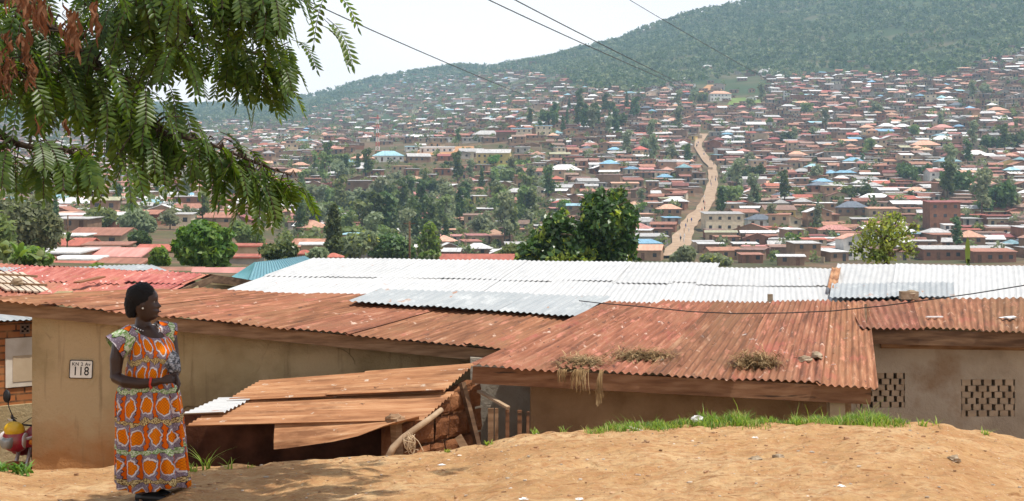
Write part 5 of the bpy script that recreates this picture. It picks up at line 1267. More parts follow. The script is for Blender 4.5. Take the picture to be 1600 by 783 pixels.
# ---- unique descriptions: look, then where it stands, then its count from one side among its like
ORD = 'first second third fourth fifth sixth seventh eighth ninth tenth eleventh twelfth thirteenth fourteenth fifteenth sixteenth seventeenth eighteenth nineteenth twentieth'.split()
SHW = dict(gable='gabled', front='front gabled', hip='hipped', mono='lean-to')
def zone(px, py):
    if 560 < px < 820 and 196 < py < 262: return 'around the yellow school'
    if 440 < px < 820: return 'among trees below the school' if py >= 262 else 'above the yellow school'
    if px <= 440: return 'behind the hanging branches'
    if px < 1000: return 'between school and avocado tree' if py < 290 else 'around the avocado tree'
    if abs(px - road_x(py)) < 42 and 205 < py < 400: return 'beside the dirt road' + (' top' if py < 260 else ' bend' if py < 320 else ' foot')
    if px < 1110: return 'before the dirt road' if py > 212 else 'uphill past the dirt road'
    if px < 1320:
        return 'right above the white roofs' if py > 370 else 'near the slate roofed white house' if py > 315 else 'beyond the dirt road bend' if py > 240 else 'below the green field'
    return 'by the yellow green tree' if px < 1450 and py > 300 else 'around the maroon brick block' if py > 310 else 'below the tall white house' if py > 283 else 'uphill of the tall white house'
grp = {}
for q in HOUSES:
    if q['named']: continue
    grp.setdefault((ROOFW[q['roof']], SHW[q['kind']], zone(q['px'], q['py'])), []).append(q)
for (ro, sh_, zn), qs in grp.items():
    by = {}
    for q in qs: by.setdefault(q['wall'], []).append(q)
    for wa, ws in by.items():
        ws.sort(key=lambda q: q['px'])
        for i, q in enumerate(ws):
            if len(ws) == 1: q['named'] = f"{ro} {sh_} house with {WALLW[wa]} walls {zn}"
            else: q['named'] = f"{ro} {sh_} house with {WALLW[wa]} walls {zn}, {ORD[min(i, 19)]} from left"
for i, q in enumerate(HOUSES):
    rd = random.Random(i * 13 + 5)
    (wv, wf), (rv, rfc), win, door = house_geo(q['w'], q['d'], q['h'], q['kind'], q['rise'], rd, q['st'], .4 if q['w'] > 4 else .2)
    hse = thing('house', q['named'], 'house', (q['x'], q['y'], q['z']), 'houses of the hillside town', q['rz'])
    mb = MB(); mb.add(wv, wf); mb.build('wall', FW[q['wall']], hse, world=False)
    mb = MB(); mb.add(rv, rfc); mb.build('roof', FR[q['roof']], hse, world=False)
    if q['h'] > 1.9:
        for wn_ in win[:10]: boxgeo(wn_).build('window', FWIN, hse, world=False)
        if door: boxgeo(door).build('door', FDOOR, hse, world=False)
# everything farther or smaller: one mass
mb = MB(); wk, rk = list(FW), list(FR)
mats = []
for k_, c in dict(brown=(.26, .17, .115), earth=(.34, .215, .135), tan=(.43, .33, .22), cream=(.60, .52, .38), white=(.68, .66, .62), brick=(.28, .135, .085), grey=(.36, .33, .29), yellow=(.62, .47, .20)).items():
    mats.append(surf('far_wall_' + k_, [(.3, tuple(x * .75 for x in c)), (.7, tuple(x * 1.12 for x in c))], .5, 3, .95, .1, island=.2))
for k_, c in dict(rust=(.35, .165, .115), red=(.43, .135, .095), brown=(.26, .165, .13), salmon=(.58, .33, .23), pink=(.53, .25, .215), white=(.66, .655, .645), grey=(.42, .41, .40), blue=(.22, .40, .54),
           teal=(.28, .46, .52), slate=(.13, .15, .18), olive=(.34, .33, .22), maroon=(.27, .095, .085)).items():
    mats.append(surf('far_roof_' + k_, [(.3, tuple(x * .6 for x in c)), (.75, tuple(min(.9, x * 1.25) for x in c))], .9, 5, .7, .25, island=.3, hue=.012))
mats.append(FWIN)
rd = random.Random(77)
for q in REST:
    (wv, wf), (rv, rfc), win, door = house_geo(q['w'], q['d'], q['h'], q['kind'], q['rise'], rd, q['st'], .4)
    T = Matrix.Translation((q['x'], q['y'], q['z'])) @ Matrix.Rotation(q['rz'], 4, 'Z')
    mb.add(wv, wf, wk.index(q['wall']), T); mb.add(rv, rfc, 8 + rk.index(q['roof']), T)
    if q['Y'] < 1400:
        for wn_ in win[:3] + ([door] if door else []):
            x_, y_, z_, a_, b_, c_ = wn_
            mb.add([(x_ - a_ / 2, y_ - .03, z_ - c_ / 2), (x_ + a_ / 2, y_ - .03, z_ - c_ / 2), (x_ + a_ / 2, y_ - .03, z_ + c_ / 2), (x_ - a_ / 2, y_ - .03, z_ + c_ / 2)], [(0, 1, 2, 3)], 20, T)
ho = mb.build('distant_houses', mats); ho['kind'] = 'stuff'; ho['label'] = 'mass of small far houses covering the hillside'
# compound walls and terrace walls between the houses
mb = MB(); rd = random.Random(55)
for q in rd.sample(CAND, min(1400, len(CAND))):
    if q['Y'] > 1200: continue
    L = rd.uniform(5, 16); a = q['rz'] + (0 if rd.random() < .75 else math.pi / 2); hh = rd.uniform(1.4, 2.4)
    T = Matrix.Translation((q['x'] + rd.uniform(-4, 4), q['y'] - q['d'] * .5 - rd.uniform(1.2, 2.2), q['z'] + hh / 2 - .4)) @ Matrix.Rotation(a, 4, 'Z')
    b2 = MB(); b2.box((0, 0, 0), (L, .25, hh)); mb.add(b2.v, b2.f, rd.choice([0, 0, 1, 1, 2, 5]), T)
ho = mb.build('compound_walls', mats[:8]); ho['kind'] = 'stuff'; ho['label'] = 'brown yard walls between the far houses'

# ---- roads, fields and bare earth on the slope
def patch(name, pts, mat, lift=.5, n=14):
    """sheet of ground on the hillside inside a four sided outline of photo points"""
    a, b, c, d = [Vector((p[0], p[1], 0)) for p in pts]; vs = []
    for j in range(n + 1):
        for i in range(n + 1):
            q = lerp(lerp(a, b, i / n), lerp(d, c, i / n), j / n); Y = hit(q.x, q.y, 300) or 600
            vs.append(((q.x - 800) / F * Y, Y, tz(q.x, Y) + lift))
    I = np.arange((n + 1) ** 2).reshape(n + 1, n + 1)
    o = link(name, npmesh(name, vs, np.stack([I[:-1, :-1], I[:-1, 1:], I[1:, 1:], I[1:, :-1]], -1).reshape(-1, 4), mat, smooth=True)); o['kind'] = 'structure'
road_mat = surf('dirt_road_earth', [(.3, (.30, .205, .14)), (.6, (.40, .29, .20)), (.8, (.48, .37, .27))], .35, 7, .95, .1)
earth2 = surf('orange_bare_earth', [(.3, (.38, .19, .09)), (.7, (.50, .29, .15))], .15, 5, .95, .1)
lawn = surf('field_grass', [(.3, (.11, .17, .04)), (.7, (.20, .25, .075))], .12, 5, .95, .1)
vs = []; fs = []; pys = np.linspace(404, 211, 160); k = 0
for py in pys:
    px = road_x(py); Y = hit(px, py, 300); wd_ = float(np.interp(Y, [380, 450, 700, 950], [6.0, 5.0, 3.7, 4.2])) * .58
    for s_ in (-1, -.33, .33, 1):
        x_ = (px - 800) / F * Y + s_ * wd_ * (1 + .45 * mnoise.noise(Vector((py * .09, s_ * 5, 1)))); vs.append((x_, Y, tz(800 + x_ / Y * F, Y) + .75))
for j in range(len(pys) - 1):
    for i in range(3): fs.append((j * 4 + i, j * 4 + i + 1, j * 4 + i + 5, j * 4 + i + 4))
rdo = link('dirt_road', npmesh('dirt_road', vs, fs, road_mat, smooth=True)); rdo['kind'] = 'structure'
patch('sports_field', [(1136, 166), (1190, 163), (1186, 153), (1142, 155)], lawn, .8)
patch('earth_clearing', [(1090, 146), (1128, 142), (1135, 133), (1105, 134)], earth2, .8)
patch('earth_clearing', [(650, 245), (745, 243), (740, 230), (655, 232)], earth2, .6)
patch('earth_yard', [(1440, 372), (1590, 376), (1590, 366), (1440, 364)], earth2, .6)
patch('earth_clearing', [(1560, 322), (1610, 328), (1610, 318), (1560, 314)], earth2, .5)
patch('meadow', [(775, 262), (850, 266), (848, 254), (790, 250)], lawn, .5)
patch('earth_path', [(1512, 196), (1520, 196), (1524, 180), (1518, 180)], earth2, .8)

# ---- lattice mast
Ym = hit(590, 243, 300); bx, bz = (590 - 800) / F * Ym, tz(590, Ym)
ms = thing('radio_mast', 'tall slim red and white lattice mast above the teal roofed school building', 'mast', (bx, Ym, bz))
mr, mw = plain('mast_red', (.45, .05, .03)), plain('mast_white', (.7, .68, .66))
Ht = 63 * Ym / F; nseg = 9
for s_ in range(nseg):
    z0, z1 = Ht * s_ / nseg, Ht * (s_ + 1) / nseg; w0, w1 = lerp(.95, .25, s_ / nseg), lerp(.95, .25, (s_ + 1) / nseg); mb = MB()
    c0 = [Vector((a * w0, b_ * w0, z0)) for a, b_ in ((-1, -1), (1, -1), (1, 1), (-1, 1))]; c1 = [Vector((a * w1, b_ * w1, z1)) for a, b_ in ((-1, -1), (1, -1), (1, 1), (-1, 1))]
    for i in range(4):
        mb.bar(c0[i], c1[i], .15, .15); mb.bar(c0[i], c1[(i + 1) % 4], .09, .09); mb.bar(c1[i], c1[(i + 1) % 4], .09, .09)
    mb.build('lattice_section', mr if s_ % 2 == 0 else mw, ms, world=False)
# ---- people and cars on the road
pm = [plain('cloth_' + n_, c, .8) for n_, c in (('dark', (.03, .03, .04)), ('white', (.6, .6, .6)), ('red', (.4, .05, .04)), ('blue', (.06, .10, .28)), ('tan', (.35, .25, .15)))]
def person_mesh(seed):
    mb = MB()
    mb.loft([[Vector((rx * math.cos(a), ry * math.sin(a), z)) for a in np.linspace(0, 2 * math.pi, 10, endpoint=False)] for z, rx, ry in ((.78, .16, .12), (.95, .16, .12), (1.15, .17, .12), (1.38, .19, .12), (1.46, .08, .07), (1.5, .05, .05))])
    for s_ in (-1, 1):
        mb.tube([(s_ * .09, 0, .85), (s_ * .10, .06 * s_, .45), (s_ * .10, .12 * s_, .04), (s_ * .10, .12 * s_ - .14, .03)], [.085, .06, .045, .04], 8)
        mb.tube([(s_ * .19, 0, 1.38), (s_ * .24, -.04 * s_, 1.1), (s_ * .22, -.10 * s_, .84)], [.055, .045, .035], 8)
    mb.blob((0, 0, 1.6), (.085, .10, .12), seed, .03, 10, 8); mb.tube([(0, 0, 1.42), (0, 0, 1.55)], .055, 8)
    return fuse(mb, 'body', .035, 1)
pmesh = person_mesh(1); rd = random.Random(8)
CLW = ['dark', 'white', 'red', 'blue', 'tan']
for k in range(26):
    py = rd.uniform(222, 392); px = road_x(py) + rd.uniform(-.8, .8) * float(np.interp(py, [220, 400], [4, 11])); Y = hit(px, py, 300)
    me = pmesh.copy() if k else pmesh; ci = rd.choice([0, 0, 0, 1, 1, 2, 3, 4]); me.materials.clear(); me.materials.append(pm[ci])
    o = link('person', me, None, ((px - 800) / F * Y, Y, tz(px, Y) + .75)); o.rotation_euler = (0, 0, rd.uniform(0, 6.28))
    tag(o, f'tiny person in {CLW[ci]} clothes walking on the far dirt road', 'person', f'walkers in {CLW[ci]} on the dirt road')
def far_car(px, py, col, lab):
    Y = hit(px, py, 300); r_ = thing('parked_car', lab, 'car', ((px - 800) / F * Y, Y, tz(px, Y) + .6), 'cars parked in the earth yard', .1)
    mb = MB(); pr = [(-2.1, .35), (-2.1, .75), (-1.9, .88), (-1.2, .95), (-.75, 1.42), (.75, 1.45), (1.35, .98), (2.0, .85), (2.1, .6), (2.1, .35)]
    mb.loft([[Vector((x_, y_, z_)) for x_, z_ in pr] for y_ in (-.82, .82)]); mb.build('body', col, r_, world=False)
    mb = MB(); mb.add([(-.98, -.835, .98), (1.15, -.835, .98), (.68, -.835, 1.36), (-.68, -.835, 1.34)], [(0, 1, 2, 3)]); mb.build('window', FWIN, r_, world=False)
    for x_ in (-1.3, 1.3):
        for y_ in (-.75, .75): mb = MB(); mb.tube([(x_, y_ - .1, .33), (x_, y_ + .1, .33)], .33, 14); mb.build('wheel', M['black'], r_, world=False)
far_car(1485, 369, plain('car_white', (.7, .7, .7), .3), 'white car parked before the turquoise shop'); far_car(1566, 370, plain('car_silver', (.5, .5, .52), .3), 'silver car parked before the grey roofed shops'); far_car(1580, 373, plain('car_pale', (.62, .60, .56), .3), 'cream car parked beside the silver car')
# ------------------------------------------------------------------ trees
def cards(blobs, n, size, seed, shell=.45, asp=1.7, droop=0., flat=0.):
    """leaf sized faces spread through the volume of a crown; returns (verts, quads)"""
    r_ = np.random.default_rng(seed); B = np.array(blobs, float); vol = (B[:, 3] * B[:, 4] * B[:, 5]) ** (2 / 3)
    idx = r_.choice(len(B), n, p=vol / vol.sum()); d = r_.normal(size=(n, 3)); d /= np.linalg.norm(d, axis=1)[:, None]
    rad = r_.random(n) ** shell
    C_ = B[idx, :3] + d * B[idx, 3:] * rad[:, None]
    C_ += r_.normal(size=(n, 3)) * B[idx, 3:] * .07
    nv = d * .5 + r_.normal(size=(n, 3)) * .6 + np.array([0, 0, .35 + flat]); nv /= np.linalg.norm(nv, axis=1)[:, None]
    t_ = np.cross(nv, r_.normal(size=(n, 3))); t_ /= np.linalg.norm(t_, axis=1)[:, None]; t_[:, 2] -= droop; t_ /= np.linalg.norm(t_, axis=1)[:, None]
    b_ = np.cross(nv, t_); s_ = size * r_.uniform(.65, 1.35, n)[:, None]
    V = np.stack([C_ - t_ * s_ * asp / 2, C_ + b_ * s_ / 2 + t_ * s_ * .05 + nv * s_ * .12, C_ + t_ * s_ * asp / 2, C_ - b_ * s_ / 2 + t_ * s_ * .05 + nv * s_ * .12], 1)
    return V.reshape(-1, 3), np.arange(n * 4).reshape(n, 4)
bark = surf('bark', [(.3, (.07, .05, .035)), (.7, (.17, .125, .09))], 5, 6, .95, .1, stretch=(1, 1, .3), bump=.6, bscale=14)
LM = dict(dark=leafmat('dark_leaf', (.040, .072, .024), (.105, .150, .044), .3), mid=leafmat('mid_leaf', (.10, .150, .048), (.205, .255, .090), .34), grey=leafmat('grey_green_leaf', (.125, .155, .085), (.235, .265, .145), .34),
          light=leafmat('light_leaf', (.09, .17, .03), (.18, .27, .06), .38), yellow=leafmat('yellow_leaf', (.20, .27, .05), (.38, .42, .11), .42, .1, .0), avo=leafmat('glossy_leaf', (.022, .055, .014), (.075, .13, .030), .25, rough=.35, spec=.5),
          avo_new=leafmat('young_leaf', (.20, .27, .05), (.30, .34, .07), .4), forest=leafmat('forest_leaf', (.075, .108, .048), (.155, .190, .085), .28), mango=leafmat('mango_leaf', (.05, .13, .022), (.13, .235, .05), .35))
def limbs(mb, base, tips, r0, seed, wig=.08):
    rd = random.Random(seed); base = Vector(base)
    for tp in tips:
        tp = Vector(tp); L = (tp - base).length; pts = [lerp(base, tp, t_) + Vector((rd.uniform(-1, 1), rd.uniform(-1, 1), 0)) * L * wig * math.sin(t_ * math.pi) + Vector((0, 0, L * .08 * math.sin(t_ * math.pi))) for t_ in np.linspace(0, 1, 6)]
        mb.tube(pts, [r0 * (1 - .8 * t_) for t_ in np.linspace(0, 1, 6)], 7)
def near_tree(name, lab, blobs, Y, n, size, mat, base, r0, extra=None, shell=.45, asp=1.8, droop=.2, depth=1.0, cat='tree', group=None, limbn=None):
    """tree with a crown made of blobs given as (px, py, rx, ry[, dy]) in photo pixels at distance Y"""
    s_ = Y / F; bl = []
    for i, b_ in enumerate(blobs):
        c = P(b_[0], b_[1], Y); dy = b_[4] if len(b_) > 4 else (i % 3 - 1) * .25 * b_[2] * s_
        bl.append((c.x, c.y + dy, c.z, b_[2] * s_, b_[2] * s_ * depth, b_[3] * s_))
    bp = P(base[0], base[1], Y); bz = min(tz(base[0], Y), bp.z) if len(base) < 3 else base[2]
    root = thing(name, lab, cat, (bp.x, Y, bz), group)
    V, Q = cards(bl, n, size, int(Y * 7 + base[0]), shell, asp, droop)
    V = V - np.array([bp.x, Y, bz]); mats = [mat]; mi = None
    if extra is not None:
        mats.append(extra); top = V.reshape(-1, 4, 3).mean(1); hgt = np.zeros(len(Q))
        r_ = np.random.default_rng(5); nz_ = np.array([mnoise.noise(Vector(p) * 1.6) for p in top]); mi = ((nz_ + r_.normal(size=len(Q)) * .12) > .30).astype(int)
    me = npmesh('crown', V, Q, mats, mi=mi); link('crown', me, root)
    mb = MB(); fork = Vector((0, 0, (min(b_[2] for b_ in bl) - bz) * .9 if bl else 1)); fork.z = max(fork.z, .3)
    mb.tube([(0, 0, -.5), (r0 * .3, 0, fork.z * .5), tuple(fork)], [r0 * 1.25, r0, r0 * .85], 10); mb.build('trunk', bark, root, True, world=False)
    mb = MB(); limbs(mb, fork, [(b_[0] - bp.x, b_[1] - Y, b_[2] - bz + b_[5] * .5) for b_ in bl], r0 * .6, int(base[0]))
    rd = random.Random(int(base[0]))
    for b_ in bl:
        c = Vector((b_[0] - bp.x, b_[1] - Y, b_[2] - bz))
        limbs(mb, c, [c + Vector((rd.uniform(-1, 1) * b_[3], rd.uniform(-1, 1) * b_[4], rd.uniform(-.4, 1) * b_[5])) * .9 for _ in range(6)], r0 * .22, rd.randrange(999))
    mb.build('limbs', bark, root, True, world=False)
    return root
near_tree('avocado_tree', 'large dark glossy tree with yellow green shoots rising behind the white roof', [(945, 345, 44, 40), (925, 325, 22, 24), (962, 318, 20, 24), (938, 306, 10, 14), (970, 303, 9, 12), (985, 340, 14, 24), (872, 350, 24, 20), (860, 372, 28, 24), (835, 392, 28, 22), (905, 375, 36, 28),
          (900, 400, 60, 24), (955, 395, 44, 30), (978, 372, 18, 26), (878, 335, 9, 10), (820, 405, 16, 14)], 60, 9000, .15, LM['avo'], (905, 440), .28, LM['avo_new'], .5, 1.9, .25, .9)
near_tree('yellow_green_tree', 'sparse yellow green tree with visible branches rising behind the white roof', [(1385, 352, 32, 22), (1355, 372, 24, 20), (1412, 368, 24, 22), (1385, 378, 34, 22), (1340, 392, 16, 16), (1422, 392, 14, 14), (1368, 400, 34, 14), (1400, 338, 14, 10), (1428, 355, 10, 10), (1360, 350, 14, 12)], 55, 1700, .095, LM['yellow'], (1385, 450), .13, LM['light'], .6, 1.7, .1, .8)
near_tree('mango_tree', 'round bright green leafy tree before the stepped red roofs', [(318, 370, 32, 22), (354, 366, 11, 9), (286, 366, 12, 11), (312, 352, 14, 8), (333, 356, 10, 9), (276, 385, 9, 9), (358, 392, 9, 10), (296, 388, 26, 22), (340, 388, 24, 22), (318, 395, 34, 22), (345, 408, 12, 12), (300, 402, 22, 14), (330, 415, 18, 12)], 75, 5000, .19, LM['mango'], (319, 440), .16, LM['light'], .4, 2.0, .35, .9)
near_tree('leafy_tree', 'tall dense mid green tree behind banana plants at the frame edge', [(45, 345, 40, 36), (15, 335, 30, 28), (70, 365, 26, 26), (30, 375, 40, 24), (60, 325, 22, 18), (85, 350, 12, 14)], 110, 5200, .30, LM['grey'], (45, 420), .3, LM['mid'], .42)
near_tree('leafy_tree', 'bushy green tree left of the big leafy one, cut by the frame', [(-15, 365, 40, 36), (0, 395, 30, 22)], 100, 2200, .3, LM['mid'], (-12, 425), .25, None, .42)
near_tree('leafy_tree', 'spreading green tree behind the big tan gabled house', [(160, 342, 26, 18), (145, 350, 14, 12), (175, 352, 18, 14)], 300, 2200, .7, LM['mid'], (162, 372), .3)
near_tree('leafy_tree', 'paler tree touching the spreading tree behind the tan house', [(212, 345, 24, 18), (232, 352, 12, 14), (200, 356, 12, 12)], 290, 2000, .65, LM['grey'], (214, 374), .3)
near_tree('bush', 'dark roundish bush below the paler tree in the near quarter', [(217, 371, 16, 11), (228, 376, 10, 8)], 200, 900, .4, LM['dark'], (218, 384), .1, cat='bush')
near_tree('small_tree', 'small light green tree between the rusty gable and mango tree', [(250, 398, 13, 12), (243, 408, 10, 8), (256, 408, 10, 8)], 85, 1100, .19, LM['light'], (250, 425), .06)
near_tree('glossy_bush', 'wide dark glossy bush beside the teal roof', [(425, 392, 20, 10), (448, 390, 18, 11), (436, 398, 26, 9)], 105, 2400, .24, LM['avo'], (438, 415), .1, LM['mid'], cat='bush')
near_tree('cypress_tree', 'narrow dark conical tree behind the white roof edge', [(522, 332, 7, 14), (522, 348, 10, 16), (522, 365, 12, 18), (522, 384, 14, 18), (520, 330, 4, 8)], 170, 2600, .33, LM['dark'], (522, 412), .2, None, .4, 1.6, .5)
near_tree('leafy_tree', 'dark leafy tree peeping over the stepped red roofs', [(388, 366, 22, 14), (372, 356, 12, 10), (402, 376, 12, 10)], 230, 1800, .5, LM['mid'], (388, 395), .25)
near_tree('leafy_tree', 'olive leafy tree right behind the narrow conical tree', [(556, 382, 24, 18), (575, 374, 16, 14), (545, 395, 18, 10)], 190, 2200, .42, LM['grey'], (558, 415), .25, LM['yellow'])
near_tree('leafy_tree', 'broad dark tree behind the wooden utility pole', [(612, 384, 26, 20), (598, 396, 20, 12), (630, 394, 20, 14)], 200, 2400, .45, LM['dark'], (612, 415), .25, LM['mid'])
near_tree('feathery_tree', 'feathery pale green tree next to the wooden utility pole', [(672, 366, 12, 20), (664, 385, 14, 18), (680, 385, 10, 16), (670, 398, 18, 10)], 190, 2000, .35, LM['light'], (670, 415), .15, LM['grey'], .55)
near_tree('bush', 'feathery green bush beside the small red hipped house', [(498, 396, 16, 9), (488, 402, 12, 6)], 140, 1000, .28, LM['grey'], (496, 412), .08, cat='bush')
near_tree('leafy_tree', 'grey green tree right above the white roof at the dirt road foot', [(1072, 398, 15, 14), (1060, 405, 14, 10)], 240, 1500, .5, LM['grey'], (1068, 425), .2)
near_tree('leafy_tree', 'yellowish low tree right above the white roof past the dirt road foot', [(1112, 404, 18, 8), (1130, 408, 14, 7)], 220, 1300, .45, LM['grey'], (1115, 425), .15, LM['yellow'])
near_tree('leafy_tree', 'dark tree touching the avocado tree on its school side', [(800, 398, 18, 16), (785, 402, 12, 10)], 200, 1500, .42, LM['mid'], (798, 420), .2)
# bananas and other long leaved plants
def banana(px, py, Y, lab, leaves, seed, lm, L=1.2, wl=.22):
    rd = random.Random(seed); b0 = P(px, py, Y); root = thing('banana_plant', lab, 'plant', b0)
    mb = MB(); mb.tube([(0, 0, -1.5), (0, 0, .0), (.02, 0, L * .35)], [.09, .08, .05], 8); mb.build('stem', LM['mid'], root, True, world=False)
    for k in range(leaves):
        a = rd.uniform(0, 6.28) if leaves > 1 else -1.9; el = rd.uniform(.5, 1.35) if leaves > 1 else 1.42; Lf = L * rd.uniform(.75, 1.15); mb = MB(); d = Vector((math.cos(a) * math.cos(el), math.sin(a) * math.cos(el), math.sin(el))); sd = Vector((-math.sin(a), math.cos(a), 0)) if leaves > 1 else Vector((.8, .6, 0)); n = 12; rows = []
        for i in range(n + 1):
            t_ = i / n; c = Vector((0, 0, L * .2)) + d * Lf * t_ - Vector((0, 0, Lf * (.45 if leaves > 1 else .02) * t_ ** 2.2)); w = wl * math.sin(math.pi * min(1, .10 + .9 * t_)) ** .7 * (1 - .1 * rd.random())
            rows.append([mb.vert(c - sd * w * .5 + Vector((0, 0, -.03))), mb.vert(c), mb.vert(c + sd * w * .5 + Vector((0, 0, -.03)))])
        for r1, r2 in zip(rows[:-1], rows[1:]):
            mb.f += [(r1[0], r1[1], r2[1], r2[0]), (r1[1], r1[2], r2[2], r2[1])]; mb.mi += [0, 0]
        mb.build('leaf', lm, root, True, world=False)
banana(30, 412, 40, 'banana plant with upright bright leaves behind the faded red roof', 7, 3, LM['light'], .9, .2)
banana(8, 408, 42, 'banana plant with drooping leaves next to the upright one', 8, 5, LM['mid'], .9, .22)
banana(62, 414, 38, 'low banana plant with wide arching leaves by the faded red ridge', 7, 9, LM['mid'], .7, .2)
banana(105, 383, 150, 'small dark banana plant before the big tan gabled house', 8, 4, LM['dark'], 2.0, .5)
banana(1512, 418, 30, 'single upright banana leaf rising behind the white roof', 1, 2, LM['light'], .52, .19)
near_tree('bush', 'leafy bush between the banana plants and the white shed', [(52, 398, 20, 12), (35, 404, 18, 10), (70, 405, 12, 8)], 60, 1300, .17, LM['light'], (50, 420), .05, LM['mid'], cat='bush')
near_tree('bush', 'small green bush under the rusty gabled roof', [(152, 417, 11, 5)], 70, 300, .14, LM['light'], (152, 424), .03, cat='bush')

# ---- trees of the valley and the slope: variants, then copies
def variant(kind, seed):
    rd = random.Random(seed); bl = []
    if kind == 'tall':
        for k in range(7): bl.append((rd.uniform(-.9, .9), rd.uniform(-.9, .9), 3.5 + k * .95, rd.uniform(.9, 1.7), rd.uniform(.9, 1.7), rd.uniform(.9, 1.4)))
        n, s_ = 420, .62
    elif kind == 'conical':
        for k in range(6): bl.append((rd.uniform(-.2, .2), rd.uniform(-.2, .2), 1.6 + k * 1.25, 1.5 - .22 * k, 1.5 - .22 * k, 1.0))
        n, s_ = 380, .55
    else:
        for k in range(8):
            a = rd.uniform(0, 6.28); r_ = rd.uniform(.6, 2.3); bl.append((r_ * math.cos(a), r_ * math.sin(a), rd.uniform(2.6, 5.4) - r_ * .3, rd.uniform(1.1, 1.9), rd.uniform(1.1, 1.9), rd.uniform(.9, 1.5)))
        n, s_ = 480, .66
    V, Q = cards(bl, n, s_, seed, .45, 1.6, .1)
    mb = MB(); top = max(b_[2] for b_ in bl); mb.tube([(0, 0, -1.5), (.08, .05, top * .35), (0, 0, top * .9)], [.22, .17, .05], 7)
    limbs(mb, (0, 0, top * .35), [b_[:3] for b_ in bl], .09, seed)
    return V, Q, mb
VAR = []
for kind, lm, sd_ in (('round', 'mid', 1), ('round', 'dark', 2), ('round', 'grey', 3), ('tall', 'grey', 4), ('tall', 'mid', 5), ('tall', 'dark', 6), ('conical', 'dark', 7), ('round', 'light', 8)):
    V, Q, mb = variant(kind, sd_); cm = npmesh('crown', V, Q, LM[lm])
    to = mb.build('trunk', bark, smooth=True); tm_ = to.data; bpy.data.objects.remove(to)
    VAR.append((kind, lm, cm, tm_, V, Q))
VW = dict(mid='green', dark='dark green', grey='grey green', light='light green')
TREES = []
rd = random.Random(123)
def add_tree(px, py, ymin=150, v=None, s_=None):
    Y = hit(px, py, ymin)
    if Y is None: return
    v = rd.randrange(8) if v is None else v
    if near_road(px, py, 16, 24): px += 22 * (1 if px > road_x(py) else -1)
    TREES.append(dict(px=px, py=py, Y=Y, v=v, s=s_ or rd.uniform(.75, 1.45)))
for k in range(135):                                   # the wooded part below the school
    px = rd.uniform(470, 860); py = rd.uniform(262, 404)
    if 560 < px < 850 and py < 284: continue
    add_tree(px, py, 200, rd.choice([0, 1, 2, 2, 3, 3, 4, 5, 5, 6]), rd.uniform(.85, 1.5))
for k in range(22): add_tree(rd.uniform(860, 1000), rd.uniform(172, 218), 300, rd.choice([1, 3, 5, 5, 6]), rd.uniform(1.1, 1.7))
for px, py, s_ in ((857, 200, 1.9), (905, 205, 1.8), (925, 210, 1.7), (1010, 240, 1.4), (1050, 250, 1.2), (1075, 262, 1.3), (1022, 262, 1.4), (1170, 262, 1.2), (1122, 285, 1.4), (1130, 305, 1.5), (1160, 292, 1.3), (1180, 285, 1.3), (1118, 325, 1.5), (1125, 320, 1.4), (1105, 345, 1.2), (1232, 225, 1.5),
                   (1368, 182, 1.6), (1356, 240, 1.5), (1420, 290, 1.4), (1412, 285, 1.5), (1440, 283, 1.3), (1485, 290, 1.6), (1497, 310, 1.9), (1480, 318, 1.6), (1550, 240, 1.7), (1570, 245, 1.6), (1585, 238, 1.7), (1520, 235, 1.4), (1512, 265, 1.3), (1430, 218, 1.4), (1535, 345, 1.7), (1555, 340, 1.9), (1575, 338, 1.6),
                   (1275, 285, 1.2), (1226, 325, 1.3), (1178, 330, 1.3), (1345, 318, 1.3), (1320, 316, 1.2), (1018, 225, 1.5), (980, 250, 1.5), (1060, 210, 1.6), (1085, 160, 1.6), (1098, 162, 1.5), (1060, 175, 1.6), (1190, 165, 1.6), (1175, 172, 1.5), (1540, 150, 1.6), (1520, 160, 1.5), (1290, 205, 1.4), (1260, 180, 1.6)):
    add_tree(px, py, 300, rd.choice([0, 1, 2, 3, 5]), s_)
while len(TREES) < 286:
    px, py = rd.uniform(5, 1595), rd.uniform(190, 400)
    if px > 860 and py > 404: continue
    if near_road(px, py, 14, 22): continue
    if 440 < px < 860 and py > 250 and rd.random() < .4: continue
    add_tree(px, py, 300, rd.randrange(8), rd.uniform(.6, 1.1))
tg = {}
for q in TREES: tg.setdefault((q['v'], zone(q['px'], q['py'])), []).append(q)
for (v, zn), qs in tg.items():
    kind, lm = VAR[v][0], VAR[v][1]; bands = {}
    for q in qs: bands.setdefault('' if len(qs) < 12 else (' high up' if q['py'] < 310 else ' in the middle' if q['py'] < 355 else ' low down'), []).append(q)
    for bd, ws in bands.items():
        ws.sort(key=lambda q: q['px'])
        for i, q in enumerate(ws): q['label'] = f"{VW[lm]} {kind} crowned tree {zn}{bd}" + (f", {ORD[min(i, 19)]} from left" if len(ws) > 1 else ', the only one')
for q in TREES:
    kind, lm, cm, tm_, V, Q = VAR[q['v']]; x = (q['px'] - 800) / F * q['Y']
    root = thing('tree', q['label'], 'tree', (x, q['Y'], tz(q['px'], q['Y'])), 'trees of the hillside town', rd.uniform(0, 6.28)); root.scale = (q['s'], q['s'], q['s'] * rd.uniform(.9, 1.15))
    link('crown', cm, root); link('trunk', tm_, root)
